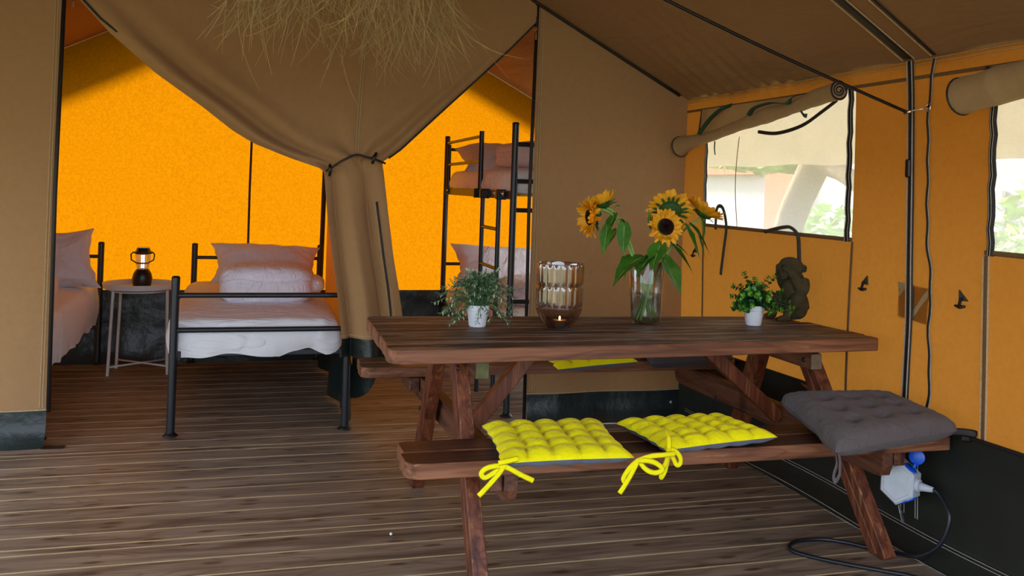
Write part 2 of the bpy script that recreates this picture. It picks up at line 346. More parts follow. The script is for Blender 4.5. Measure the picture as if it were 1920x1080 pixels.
# ================================================================== SETTING
XW, XL, YP, YB, RX, RZ, SL = 2.46, -1.78, 4.81, 6.87, .34, 2.942, .52
def roofz(x): return RZ - SL * abs(x - RX)
# floor: pale tongue layer under individually laid boards
b = MB(); b.box((XL - .1, -.6, -.06), (XW + .12, 7.0, -.0012)); floor = struct(b.build('floor', M['groove'], base=(0, 0, 0)))
ys = [3.305, 3.447, 3.50, 3.612, 3.754, 3.894, 4.036, 4.177, 4.314, 4.456, 4.60, 4.655, 4.793]
while ys[-1] < 6.8: ys.append(ys[-1] + .1415)
while ys[0] > -.4: ys.insert(0, ys[0] - .142)
for i, (a, c) in enumerate(zip(ys, ys[1:])):
    b = MB(); dz = R.uniform(-.0004, .0004)
    b.box((XL - .09, a + .0048, -.02), (XW + .1, c - .0048, dz), .0012)
    p = b.build('plank', M['plank'], floor)
# back wall (sunlit orange canvas) and its dark skirt
def backgrid(x0, x1, z0, ztop, y, n=24):
    b = MB()
    b.grid(lambda u, v: (lerp(x0, x1, u), y + .006 * sin(9 * u + 3 * v), lerp(z0, ztop(lerp(x0, x1, u)), v)), n, 8); return b
b = backgrid(XL, XW, .49, roofz, YB, 40); wb = struct(b.build('wall_back', M['orange_back'], smooth=True, base=(0, YB, 0)))
b = MB(); b.grid(lambda u, v: (lerp(XL, XW, u), YB - .012 - .07 * (1 - v) ** 4 - .012 * noise.noise(V((u * 16, v * 4, 0))) , lerp(.0, .50, v)), 120, 16); b.build('skirt', M['pvc'], wb, smooth=True)
b = MB(); b.beam((XL, YB - .03, .012), (XW, YB - .03, .012), .05, .02, ch=.004); b.build('ground_bar', M['black'], wb)
b = MB(); b.sweep([(.06, YB - .006, .5), (.055, YB - .006, 1.2), (.062, YB - .006, 2.75)], .008, .004, 6, up=(0, 1, 0)); b.build('seam', M['binding'], wb)
# left wall, far out of view on the left of the sleeping cabins
b = MB(); b.grid(lambda u, v: (XL, lerp(YP, YB, u), lerp(0, roofz(XL), v)), 8, 6); wl = struct(b.build('wall_left', M['orange_side'], base=(XL, YP, 0)))
# divider between the two sleeping cabins
b = MB(); b.grid(lambda u, v: (.605 + .010 * sin(u * 14) * (1 - v) - .02 * (1 - u), lerp(YP + .03, YB, u), lerp(.34, roofz(.6), v)), 40, 14)
dv = struct(b.build('wall_divider', M['divider'], smooth=True, base=(.6, YP, 0)))
b = MB(); b.grid(lambda u, v: (.60 + .03 * sin(u * 14) - .03 * (1 - u) + .02 * sin(u * 30) * (1 - v), lerp(YP + .1, YB, u), lerp(.02, .35, v)), 60, 8); b.build('skirt', M['pvc'], dv, smooth=True)
b = MB()
b.grid(lambda u, v: (lerp(.50, .735, u), 5.02 + .03 * sin(5 * u) + .02 * v, .335 - v * (.06 + .155 * sqrt(max(0, 1 - ((u - .48) / .54) ** 2)))), 24, 12)
b.build('skirt_flap', M['pvc'], dv, smooth=True)
b = MB(); b.sweep([(.575, YB - .03, .4), (.58, YB - .03, 1.5), (.585, YB - .03, 2.75)], .017, n=8); b.build('corner_tape', M['binding'], dv, smooth=True)

# roof: two slopes, overhanging back, front and sides
b = MB()
def rf(sgn, xe):
    def fn(u, v):
        x = RX + sgn * (xe * u); y = lerp(-.3, YB + .58, v); z = roofz(x)
        z += .006 * sin(y * 9 + u * 4) * u
        if sgn > 0: z += .0075 * exp(-(1 - u) / .28) * sin(y * 52 + (1 - u) * 40 + 2 * noise.noise(V((y * 3, u * 3, 0)))) * min(1, max(0, (y - 3.1) / .8)) * min(1, max(0, (YP - y) / .3))
        return (x, y, z)
    return fn
b.grid(rf(1, XW + .03 - RX), 40, 420); b.grid(rf(-1, 2.80), 28, 60)
b.v = [V(p) for p in b.v]
rt = MB(); rt.add([p + V((0, 0, .012)) for p in b.v], [tuple(reversed(f)) for f in b.f]); b.add(rt.v, rt.f)
ceil_ = struct(b.build('ceiling', M['beige_roof'], smooth=True, base=(RX, 0, RZ)))
b = MB(); b.grid(lambda u, v: (lerp(XW + .03, 3.14, u), lerp(-.3, YB + .58, v), roofz(lerp(XW + .03, 3.14, u)) + .006 * sin(v * 60) * u), 6, 60); b.build('eave_overhang', M['valance'], ceil_, smooth=True)
b = MB(); b.beam((RX, -.3, RZ - .03), (RX, YB + .3, RZ - .03), .05, .05); b.build('ridge_pole', M['metal'], ceil_)
def roofstrip(y0, y1, x0, x1, w, mat, name, off=.008):
    b = MB(); P = []
    for i in range(15):
        t = i / 14; x = lerp(x0, x1, t); P.append((x, lerp(y0, y1, t), roofz(x) - off))
    b.sweep(P, w, .003, 6, up=(.461, 0, .887)); return b.build(name, mat, ceil_)
roofstrip(2.87, 2.955, 1.9, XW - .02, .022, M['binding'], 'seam_tape', .006)
roofstrip(2.835, 2.92, 1.9, XW - .02, .0022, M['thread'], 'stitching', .010); roofstrip(2.90, 2.985, 1.9, XW - .02, .0022, M['thread'], 'stitching', .010)
roofstrip(2.72, 2.815, 1.9, XW - .02, .008, M['binding'], 'seam_tape')
roofstrip(2.735, 2.83, 1.9, XW - .02, .0018, M['thread'], 'stitching', .011)

# partition between porch and sleeping cabins: two fixed canvas panels
def panel(name, x0, x1, hem, xoff=0):
    b = MB()
    b.grid(lambda u, v: (lerp(x0, x1, u), YP - .012 * sin(3 * pi * u) * (1 - v) ** 2, lerp(hem, roofz(lerp(x0, x1, u)), v)), 20, 20)
    p = struct(b.build(name, M['beige'], smooth=True, base=((x0 + x1) / 2, YP, 0)))
    b = MB(); b.grid(lambda u, v: (lerp(x0, x1, u), YP - .004 - .012 * sin(3 * pi * u) * (1 - v * .3) - .05 * (1 - v) ** 3, lerp(.002, hem + .004, v)), 30, 10)
    b.build('skirt', M['pvc'], p, smooth=True)
    b = MB(); b.sweep([(lerp(x0, x1, i / 10), YP - .006 - .012 * sin(.3 * pi * i), hem + .006) for i in range(11)], .003, .0025, 5, up=(0, 1, 0)); b.build('hem_stitching', M['thread'], p)
    return p
pl = panel('wall_partition_left', XL, -.852, .165)
pr = panel('wall_partition_right', 1.535, XW, .165)
for x, pp in ((-.852, pl), (1.535, pr)):
    s = 1 if x < 0 else -1
    b = MB(); b.sweep([(x + s * .008, YP - .004, .16 if s > 0 else .02), (x + s * .008 - (.008 if s > 0 else .012), YP - .004, 1.2), (x + s * .008, YP - .004, roofz(x) - .01)], .010, .008, 8, up=(0, 1, 0)); b.build('zip_edge', M['binding'], pp, smooth=True)
    for k in (.018, .030):
        b = MB(); b.sweep([(x - s * k, YP - .006, .18), (x - s * k, YP - .003, roofz(x) - .02)], .0018, .0018, 5); b.build('stitching', M['thread'], pp)
b = MB(); b.grid(lambda u, v: (-.86 + .10 * u, YP - .02 - .05 * v, .004 + .0 * u), 4, 4); b.grid(lambda u, v: (-.86 + .05 * u * (1 - v), YP - .02 - .055 * v, .006), 4, 4); b.build('skirt_corner', M['binding'], pl)
b = MB(); b.ball((2.40, YP - .02, .10), (.008, .005, .008), 2); b.build('snap_button', M['white_metal'], pr, smooth=True)
# black edging where the partition meets the roof
b = MB()
P = [(x, YP - .012, roofz(x) - .012) for x in [1.3 + i * .1 for i in range(12)]]
b.sweep(P, .011, .008, 6); b.build('roof_edging', M['binding'], pr, smooth=True)

# right wall
def wx(y, z): return XW + .010 * sin(y * 3.1 + z * 2) * sin(min(1, max(0, (z - .1) / 1.7)) * pi)
ZT = roofz(XW)
w1 = (3.290, 4.560, 1.128, 1.762); w2 = (1.45, 2.550, 1.130, 1.762); YF = .9
b = MB()
for (y0, y1, z0, z1) in ((YF, YP, .34, 1.128), (YF, YP, 1.762, ZT), (w1[1], YP, 1.128, 1.762), (w2[1], w1[0], 1.128, 1.762), (YF, w2[0], 1.128, 1.762)):
    b.grid(lambda u, v: (wx(lerp(y0, y1, u), lerp(z0, z1, v)), lerp(y0, y1, u), lerp(z0, z1, v)), max(4, int((y1 - y0) / .1)), max(2, int((z1 - z0) / .1)))
wr = struct(b.build('wall_right', M['orange_side'], smooth=True, base=(XW, 0, 0)))
def wline(name, pts, w, t, mat, off=.006, parent=None, n=6):
    b = MB(); b.sweep([(wx(y, z) - off, y, z) for y, z in pts], w, t, n, up=(1, 0, 0)); return b.build(name, mat, parent or wr)
def seg(a, c, n=14): return [(lerp(a[0], c[0], i / n), lerp(a[1], c[1], i / n)) for i in range(n + 1)]
wline('eave_seam', seg((4.8, ZT - .006), (YF, ZT - .006), 40), .002, .003, M['thread'])
wline('eave_seam', seg((4.8, ZT - .022), (YF, ZT - .022), 40), .0018, .003, M['thread'])
wline('hem_seam', seg((4.8, 1.768), (YF, 1.768), 40), .007, .003, M['thread_d'])
for y0, y1, z0, z1 in ((4.559, 4.556, 1.12, .46), (3.276, 3.286, 1.12, .49), (2.552, 2.556, 1.12, .48)):
    wline('vertical_seam', seg((y0, z0), (y1, z1)), .008, .003, M['thread_d'])
wline('vertical_seam_stitching', seg((2.540, 1.12), (2.545, .48)), .0015, .005, M['thread'])
wline('vertical_seam_stitching', seg((2.563, 1.12), (2.568, .48)), .0015, .005, M['thread'])
# zip down the wall (two black tapes with white stitching)
z1p = [(2.955, 1.835), (2.945, 1.7), (2.935, 1.5), (2.925, 1.3), (2.915, 1.0), (2.912, .847), (2.92, .68), (2.928, .531)]
z1p = [(p.x, p.y) for p in catmull([(a, c, 0) for a, c in z1p], 4)]
wline('zip_tape', z1p, .017, .006, M['binding'], .008)
wline('zip_teeth', [(y - .006, z) for y, z in z1p], .005, .010, M['black'], .010)
for k in (-.012, .013): wline('zip_stitching', [(y + k, z) for y, z in z1p], .0014, .003, M['thread_w'], .015)
z2p = [(2.83, 1.83), (2.85, 1.633), (2.842, 1.45), (2.835, 1.255), (2.825, 1.12), (2.805, 1.0), (2.812, .8), (2.803, .65), (2.816, .527)]
z2p = [(p.x + .004 * sin(p.y * 40), p.y) for p in catmull([(a, c, 0) for a, c in z2p], 5)]
wline('zip_tape', z2p, .0075, .005, M['binding'], .007)
wline('zip_stitching', [(y - .009, z) for y, z in z2p], .0012, .002, M['thread_w'], .010)
b = MB(); b.obox(V((XW - .028, 2.929, 1.422)), V((.014, 0, 0)), V((0, .026, 0)), V((0, 0, .07)), .005); b.build('zip_slider', M['black'], wr)
# dark skirt with sagging top edge, folding inwards on the floor
def sk_top(y): return .478 + .012 * sin(y * 3 + 1) - max(0, y - 3.6) * .05
def skx(y, v):
    z = v
    return XW - .004 - (.073 * max(0, 1 - z / .07) if z < .07 else 0) + .006 * noise.noise(V((y * 3, z * 5, 1)))
b = MB(); b.grid(lambda u, v: (skx(lerp(YF, YP, u), v * v * sk_top(lerp(YF, YP, u))), lerp(YF, YP, u), .002 + v * v * sk_top(lerp(YF, YP, u))), 90, 16); b.build('skirt', M['pvc_side'], wr, smooth=True)
b = MB(); b.grid(lambda u, v: (lerp(2.385, 2.45, v), lerp(YF, YP, u), .003 + .001 * sin(u * 50)), 40, 2); b.build('floor_flap', M['pvc_side'], wr, smooth=True)
b = MB(); b.sweep([(XW - .012, y, sk_top(y)) for y in [YF + i * .1 for i in range(39)]], .007, .006, 6, up=(1, 0, 0)); b.build('skirt_binding', M['binding'], wr)
for h, o in ((.075, .01), (.087, .01), (.016, .055)):
    b = MB(); b.sweep([(XW - .012 - o * .4 - (.05 if h < .05 else 0), y, h + .008 * sin(y * 4)) for y in [YF + i * .1 for i in range(39)]], .0013, .0013, 5); b.build('skirt_stitching', M['thread_w'], wr)
for yy in (2.936, 2.918, 2.858, 2.846):
    b = MB(); b.sweep([(XW - .014, yy, .46), (XW - .014, yy + .004, .3), (XW - .016, yy - .004, .12)], .0015, .0015, 5); b.build('skirt_stitching', M['thread_w'], wr)
for (y, z) in ((3.33, .045), (2.62, .03), (2.2, .045)):
    b = MB(); b.ball((2.405, y, .006), (.008, .008, .004), 1); b.build('floor_rivet', M['chrome'], wr, smooth=True)

# windows: gauze pane with zip strips
def window(name, w, wav):
    y0, y1, z0, z1 = w
    b = MB(); b.grid(lambda u, v: (XW + .006 + .022 * noise.noise(V((u * 7 + v * 3, v * 2, wav))) * sin(pi * v) * sin(pi * u), lerp(y0, y1, u), lerp(z0, z1, v)), 60, 30)
    r = struct(b.build(name, M['gauze'], smooth=True, base=(XW, (y0 + y1) / 2, z0)))
    r['label'] = 'white gauze window pane with ' + ('a rolled-up cover hanging askew' if wav == 1 else 'a thick straight rolled-up cover')
    for yy, s in ((y0, 1), (y1, -1)):
        P = [(XW - .012, yy + s * (.014 + .004 * sin(t * 2.3)), lerp(z0 - .01, z1, t / 14)) for t in range(15)]
        b = MB(); b.sweep(P, .017 if s > 0 or wav == 2 else .009, .006, 6, up=(1, 0, 0)); b.build('zip_strip', M['binding'], r)
        for k in (-.010, .0, .010):
            b = MB(); b.sweep([(p[0] - .007, p[1] + k * (.5 if s < 0 else 1), p[2]) for p in P], .0013, .0013, 4); b.build('zip_stitching', M['thread_w'] if k else M['black'], r)
    b = MB(); b.sweep([(XW - .010, lerp(y0 - .01, y1 + .01, t / 20), z0) for t in range(21)], .009, .005, 6, up=(1, 0, 0)); b.build('sill_seam', M['thread_d'], r)
    b = MB(); b.grid(lambda u, v: (XW + .016, lerp(y0, y1, u), lerp(z1 - .02, z1, v)), 2, 2)
    return r
win1 = window('window_1', w1, 1); win2 = window('window_2', w2, 2)
for yy in (4.22,):
    b = MB(); b.sweep([(XW + .0, yy + .03 * sin(t * .3), lerp(1.13, 1.6, t / 10)) for t in range(11)], .0022, .0015, 5); b.build('pane_crease', M['thread_d'], win1)

# ---- rolled covers
def roll(name, label, path, rad, ends, mat, spiral=True):
    P = catmull(path, 5); n = len(P); rr = []
    rp = [(i / (len(rad) - 1), r) for i, r in enumerate(rad)]
    rr = [interp(rp, i / (n - 1)) * (1 + .04 * sin(i * 1.9)) for i in range(n)]
    root = empty(name, P[0], label, 'window cover', None)
    b = MB(); b.sweep(P, rr, [r * 1.1 for r in rr], 18); b.build('roll', mat, root, smooth='auto')
    for idx in ends:
        c = P[idx]; t = (P[1] - P[0]).normalized() if idx == 0 else (P[-2] - P[-1]).normalized()
        a = t.cross(V((0, 0, 1))).normalized(); u = a.cross(t)
        b = MB(); b.sweep([c - t * .002 + (a * cos(k * pi / 12) + u * sin(k * pi / 12) * 1.1) * rr[idx] for k in range(25)], .0045, n=6, cap=False); b.build('edge_binding', M['binding'], root, smooth=True)
        b = MB(); b.sweep([c - t * .004 + (a * cos(k * .4) + u * sin(k * .4)) * rr[idx] * (.85 - k * .02) for k in range(34)], .0035, n=5); b.build('spiral_edge', M['binding'], root, smooth=True)
        b = MB(); b.sweep([c + t * .001, c - t * .003], rr[idx] * .95, n=16); b.build('rolled_end', M['beige_flap'], root)
    return root
rp1 = [(2.405, 4.775, 1.565), (2.405, 4.66, 1.585), (2.41, 4.45, 1.605), (2.41, 4.155, 1.650), (2.41, 3.90, 1.685), (2.41, 3.69, 1.703), (2.405, 3.50, 1.735), (2.39, 3.31, 1.752)]
r1 = roll('window_cover', 'beige canvas cover rolled askew above the left gauze window, held by green straps', rp1, [.052, .036, .024, .026, .036, .024, .034, .036], (0, -1), M['beige_flap'])
def flapz(y): return interp(sorted([(p[1], p[2]) for p in rp1]), y)
b = MB(); b.grid(lambda u, v: (XW - .022 - .012 * sin(u * 9) * sin(v * 3), lerp(4.60, 3.34, u), lerp(flapz(lerp(4.60, 3.34, u)), 1.765, v)), 40, 6); b.build('hanging_flap', M['beige_flap'], r1, smooth=True)
b = MB(); b.sweep([(XW - .02, 4.60, 1.765), (XW - .022, 4.61, 1.70), (XW - .024, 4.625, 1.62)], .005, n=6); b.build('side_binding', M['binding'], r1)
b = MB(); P = catmull([(XW - .014, 4.02, 1.615), (XW - .016, 3.85, 1.60), (XW - .016, 3.65, 1.625), (XW - .014, 3.5, 1.68), (XW - .012, 3.40, 1.722)], 6); b.sweep(P, .009, .004, 6, up=(1, 0, 0)); b.build('lower_binding', M['binding'], r1, smooth=True)
def strap(name, pts, w, mat, label=None, cat='strap', parent=None, up=(1, 0, 0), t=.0018):
    b = MB(); b.sweep(catmull(pts, 6), w, t, 6, up=up); o = b.build(name, mat, parent, smooth=True)
    if parent is None: tag(o, label, cat)
    return o
strap('strap', [(2.44, 4.27, 1.768), (2.385, 4.28, 1.745), (2.372, 4.36, 1.705), (2.366, 4.43, 1.66), (2.372, 4.50, 1.622)], .011, M['green_web'], parent=r1, up=(.5, .5, .5))
strap('strap', [(2.44, 3.62, 1.770), (2.385, 3.635, 1.752), (2.368, 3.66, 1.722), (2.365, 3.78, 1.735), (2.362, 3.92, 1.722), (2.37, 3.99, 1.690)], .012, M['green_web'], parent=r1, up=(.3, 0, 1))
strap('strap', [(2.405, 4.38, 1.58), (2.41, 4.39, 1.54), (2.42, 4.40, 1.51)], .007, M['green_web'], parent=r1)
strap('strap', [(2.40, 3.60, 1.69), (2.42, 3.60, 1.67), (2.43, 3.59, 1.665)], .010, M['green_web'], parent=r1)
b = MB(); b.ball((2.43, 4.765, 1.60), .009, 2); b.build('toggle', M['black'], r1, smooth=True)
rp2 = [(2.37, 2.60, 1.665), (2.37, 2.40, 1.69), (2.37, 2.1, 1.712), (2.37, 1.5, 1.73)]
r2 = roll('window_cover', 'thick beige canvas cover rolled level above the gauze window at the right edge', rp2, [.058, .056, .055, .055], (0,), M['beige_flap'])
b = MB(); b.grid(lambda u, v: (lerp(XW - .05, XW - .012, v) - .012 * sin(u * 12), lerp(2.545, 1.5, u), lerp(1.70, 1.768, v)), 20, 5); b.build('hanging_flap', M['beige_flap'], r2, smooth=True)
b = MB(); b.sweep([(XW - .016, 2.565, 1.77), (XW - .03, 2.565, 1.71)], .006, n=6); b.build('side_binding', M['binding'], r2)

# straps hanging below window 1
strap('window_strap', [(2.452, 4.43, 1.11), (2.435, 4.39, 1.22), (2.43, 4.335, 1.235), (2.43, 4.300, 1.20), (2.435, 4.285, 1.12), (2.44, 4.315, 1.003), (2.44, 4.338, .875)], .010, M['olive'], 'olive webbing strap looped over the sill beside the rightmost sunflower', up=(1, .25, 0))
strap('window_strap', [(2.37, 3.82, 1.128), (2.375, 3.76, 1.142), (2.385, 3.68, 1.158), (2.40, 3.645, 1.158), (2.425, 3.628, 1.125), (2.44, 3.636, 1.05), (2.445, 3.640, .98), (2.446, 3.645, .90)], .0095, M['olive'], 'stiff olive strap bent over the sill above the monkey statue', up=(.75, .5, .5))
def toggle(y, z, flip, label):
    r = empty('toggle', (XW - .015, y, z), label, 'toggle')
    s = -1 if flip else 1
    b = MB(); b.add([(XW - .012, y + s * .024, z - .002), (XW - .012, y - s * .018, z - .004), (XW - .014, y - s * .016, z + .034), (XW - .006, y + s * .024, z - .002), (XW - .006, y - s * .018, z - .004), (XW - .008, y - s * .016, z + .034)],
              [(0, 1, 2), (5, 4, 3), (0, 3, 4, 1), (1, 4, 5, 2), (2, 5, 3, 0)]); b.build('patch', M['olive'], r)
    b = MB(); b.sweep([(XW - .022, y + .022, z - .022), (XW - .024, y, z - .024), (XW - .022, y - .022, z - .020)], [.005, .0075, .005], n=8); b.build('bar', M['black'], r, smooth=True)
    b = MB(); b.sweep([(XW - .014, y, z + .01), (XW - .024, y, z - .022)], .0035, n=6); b.sweep([(XW - .014, y + .008, z + .008), (XW - .024, y + .006, z - .022)], .0035, n=6); b.build('loop', M['black'], r)
toggle(3.185, .955, False, 'small black toggle with triangular patch on orange wall left of the long zip')
toggle(2.655, .955, True, 'small black toggle with triangular patch on orange wall right of the long zip')
toggle(4.65, .972, False, 'small dark toggle in the corner behind the rightmost sunflower')
# repair tape patch under the zip
b = MB(); b.grid(lambda u, v: (XW - .004 - .010 * max(0, u - .75) * 4 * max(0, v - .8) * 5 + .003 * sin(u * 8 + v * 5), lerp(2.832, 2.985, u) - .012 * v * (1 - u), lerp(.842, .975, v) + .01 * u), 16, 14)
b.v = [p - V((.003, 0, 0)) for p in b.v]; o = b.build('tape_patch', M['tape'], smooth=True); tag(o, 'beige repair tape patch crossing the long wall zip', 'tape')

# cord from zip to roof
cr = empty('guy_cord', (2.405, 2.89, 1.63), 'black round cord stretched from roof down to the wall zip', 'cord')
b = MB(); b.sweep([V((1.18, 2.88, 2.035)).lerp(V((2.398, 2.90, 1.632)), t / 16) - V((0, 0, .012 * sin(pi * t / 16))) for t in range(17)], .0065, n=8); b.build('cord', M['black'], cr, smooth=True)
b = MB(); b.sweep([(1.18, 2.88, 2.03), (1.10, 2.88, 2.3), (1.05, 2.88, roofz(1.05))], .0065, n=8); b.build('cord', M['black'], cr, smooth=True)
b = MB(); b.sweep([(2.398, 2.90, 1.632), (2.41, 2.87, 1.640), (2.44, 2.835, 1.645)], .0028, n=8); b.build('wire_hook', M['chrome'], cr, smooth=True)
b = MB(); b.sweep([(2.44 + .0 * k, 2.838 + .010 * cos(k * .6), 1.648 + .014 * sin(k * .6)) for k in range(12)], .003, n=6); b.build('wire_ring', M['chrome'], cr, smooth=True)
b = MB(); b.sweep([(2.392, 2.91, 1.628), (2.402, 2.885, 1.636)], .006, n=8); b.build('clip', M['chrome'], cr, smooth=True)

# ================================================================== CURTAIN
Ltab = [(.40, .517), (.495, .516), (.70, .488), (.918, .453), (1.135, .419), (1.325, .399), (1.358, .392), (1.413, .218), (1.478, .047), (1.535, -.052), (1.646, -.199), (1.801, -.425), (1.979, -.635), (2.121, -.769), (2.20, -.85), (2.30, -.852)]
Rtab = [(.40, .846), (.491, .839), (.616, .820), (.755, .796), (.921, .762), (1.143, .727), (1.364, .698), (1.405, .690), (1.478, .785), (1.611, .921), (1.745, 1.060), (1.882, 1.202), (2.053, 1.375), (2.178, 1.492), (2.21, 1.522), (2.3, 1.522)]
TX, TZ = .56, 1.385
def cur(u, z):
    zt = z
    L = max(interp(Ltab, z), RX - (RZ - z) / SL); Rr = min(interp(Rtab, z), RX + (RZ - z) / SL)
    x = lerp(L, Rr, u); y = YP - .012
    wd = Rr - L
    if z > TZ:
        t = min(1, max(0, (2.25 - z) / .55)); sL = (x - L); sR = (Rr - x)
        d = sqrt((x - TX) ** 2 + (z - TZ) ** 2)
        # slope-projected distance from the swagged edges
        nL = sL * .58; nR = sR * .68
        y -= (.058 * sin(pi * min(1, nL / .085)) * (nL < .085) + .004) * t * min(1, d / .12 + .35)
        y += .022 * exp(-((nL - .105) / .02) ** 2) * t
        y -= .030 * exp(-((nL - .17) / .05) ** 2) * t
        y -= (.030 * sin(pi * min(1, nR / .055)) * (nR < .055)) * t * min(1, d / .12 + .3)
        y += .010 * exp(-((nR - .07) / .018) ** 2) * t
        y -= .024 * exp(-((nR - .125) / .045) ** 2) * t
        y -= .055 * exp(-(d / .45) ** 2)
        an = math.atan2(x - TX, z - TZ)
        y += .012 * sin(an * 9 + .6) * exp(-d / .28) * min(1, d / .05)
        y += .006 * noise.noise(V((x * 3, z * 6, 2)))
        blend = exp(-d / .06)
    else:
        y -= .055; blend = 1
    if z <= TZ + .12:
        k = min(1, max(0, (TZ + .12 - z) / .14)); g = min(1, max(0, (TZ - z) / .25))
        f = abs(((u * 1.9 + .22) % 1) - .5) * 2          # sharp-valley folds
        A = .030 + .040 * g
        fold = -A * (1 - (1 - f) ** 2) + A * .5
        fold += .010 * noise.noise(V((u * 7 + z * .8, z * 1.3, 3))) * (.4 + .6 * g) + .004 * sin(u * 22 + z * 3) * (1 - g)
        fold -= .02 * sin(pi * u)
        y += fold * k
    return V((x, y, z))
zs = [.50 + i * .018 for i in range(49)] + [TZ + i * .022 for i in range(40)]
zs = [z for z in zs if z <= 2.21] + [2.23, 2.3, 2.4, 2.5, 2.6, 2.7, 2.8, 2.88, 2.93]
ct = empty('door_curtain', (.66, YP - .05, .42), 'beige canvas door flap gathered in the middle and tied back', 'curtain')
NU = 90
vs = [cur(i / NU, z) for z in zs for i in range(NU + 1)]
fs = [(j*(NU+1)+i, j*(NU+1)+i+1, (j+1)*(NU+1)+i+1, (j+1)*(NU+1)+i) for j in range(len(zs) - 1) for i in range(NU)]
b = MB(); b.add(vs, fs); cf = b.build('canvas', M['beige'], ct, smooth=True)
b = MB(); b.grid(lambda u, v: cur(u, lerp(.405, .505, v)) + V((0, .002 + .02 * (1 - v) * sin(u * 9), -.03 * u * (1 - v))), 60, 6); b.build('skirt', M['pvc'], ct, smooth=True)
b = MB(); b.grid(lambda u, v: V((lerp(.60, .90, u), YP + .02 + .012 * sin(u * 8), lerp(.36, .45, v))), 20, 4); b.build('skirt_lining', M['pvc'], ct, smooth=True)
b = MB(); b.sweep([cur(.999, z) + V((.004, -.004, 0)) for z in zs if 1.42 < z < 2.22], .0065, .005, 6); b.build('zip_edge', M['binding'], ct, smooth=True)
b = MB(); b.sweep([cur(.80 + .03 * sin((z - .5) * 3), z) + V((0, -.006, 0)) for z in zs if .49 < z < 1.22], .005, .004, 6); b.build('zip_edge', M['binding'], ct, smooth=True)
b = MB(); b.sweep([cur(.775 + .03 * sin((z - .5) * 3), z) + V((0, -.003, 0)) for z in zs if .49 < z < 1.22], .0018, .002, 5); b.build('stitching', M['thread'], ct)
b = MB(); b.sweep([(-.60, YP - .03, 1.985), (-.68, YP - .025, 2.045), (-.77, YP - .02, 2.14), (-.85, YP - .015, 2.21)], .008, .006, 6); b.build('zip_edge', M['binding'], ct, smooth=True)
def seam_x(x, z):
    L = max(interp(Ltab, z), RX - (RZ - z) / SL); Rr = min(interp(Rtab, z), RX + (RZ - z) / SL); return (x - L) / (Rr - L)
for dx in (-.006, .006):
    b = MB(); b.sweep([cur(seam_x(lerp(.556, .592, (z - 1.45) / .7) + dx, z), z) + V((0, -.003, 0)) for z in zs if 1.45 < z < 2.8], .0022, .002, 5); b.build('centre_stitching', M['thread'], ct)
b = MB(); b.sweep([cur(i / 30, .515) + V((0, -.003, 0)) for i in range(31)], .002, .002, 5); b.build('hem_stitching', M['thread'], ct)
tc_ = empty('tie_cord', (.56, YP - .14, 1.42), 'black elastic cord with toggles tying the beige door flap together', 'cord')
b = MB(); b.sweep(catmull([(.405, 4.70, 1.353), (.42, 4.665, 1.362), (.48, 4.655, 1.405), (.545, 4.655, 1.437), (.60, 4.655, 1.427), (.64, 4.66, 1.42), (.70, 4.69, 1.40)], 6), .0055, n=8); b.build('cord', M['black'], tc_, smooth=True)
b = MB(); b.sweep([(.418, 4.66, 1.325), (.421, 4.655, 1.36), (.418, 4.66, 1.385)], [.006, .010, .007], n=8); b.build('toggle', M['black'], tc_, smooth=True)
b = MB(); b.sweep([(.628, 4.65, 1.395), (.636, 4.645, 1.425), (.648, 4.65, 1.452)], [.007, .011, .007], n=8); b.build('toggle', M['black'], tc_, smooth=True)
def zip_pull(name, p, label, s=1, tilt=0):
    r = empty(name, p, label, 'zip'); p = V(p)
    b = MB(); b.box((p.x - .008 * s, p.y - .008, p.z + .0), (p.x + .008 * s, p.y + .004, p.z + .022 * s), .003); b.build('slider', M['chrome'], r)
    b = MB(); b.sweep([p + V((0, -.008, .004)), p + V((tilt * .5, -.012, -.022 * s)), p + V((tilt, -.012, -.050 * s))], [.004, .006 * s, .0055 * s], .002, 6, up=(0, 1, 0)); b.build('pull_tab', M['chrome'], r)
    return r
zip_pull('zip_pull', (1.515, YP - .02, 2.16), 'silver zip pull at top right corner of the tied door opening')
zip_pull('zip_pull', (-.80, YP - .02, 2.13), 'silver zip pull at top left corner of the tied door opening', .8)
b = MB(); b.sweep([(1.522, YP - .01, 2.16), (1.522, YP - .01, 2.24)], .010, .004, 6, up=(0, 1, 0)); b.build('zip_end', M['binding'], pr)

# ================================================================== EXTERIOR
b = MB(); b.grid(lambda u, v: (lerp(-40, 60, u), lerp(-30, 70, v), -.35 + .08 * noise.noise(V((u * 20, v * 20, 0)))), 50, 50); g = struct(b.build('ground', M['grass'], smooth=True, base=(0, 0, -.35)))
b = MB(); b.box((XL - .2, -.9, -.34), (XW + .16, 7.06, -.065)); struct(b.build('deck_base', M['bark'], base=(0, 0, -.34)))
t_ = empty('leaning_tree', (5.7, 8.9, -.35), 'leaning pale tree trunk with leafy branches behind the left gauze window', 'tree')
b = MB(); b.sweep(catmull([(5.75, 9.05, -.4), (5.6, 8.75, .3), (5.5, 8.36, 1.05), (5.5, 7.98, 1.6), (5.55, 7.7, 2.1), (5.7, 7.4, 3.2)], 5), .15, .15, 10); b.build('trunk', M['bark'], t_, smooth=True)
b = MB(); b.sweep(catmull([(5.52, 7.95, 1.62), (5.5, 7.55, 1.55), (5.55, 7.0, 1.30), (5.7, 6.4, 1.1)], 5), .09, .09, 8); b.build('branch', M['bark'], t_, smooth=True)
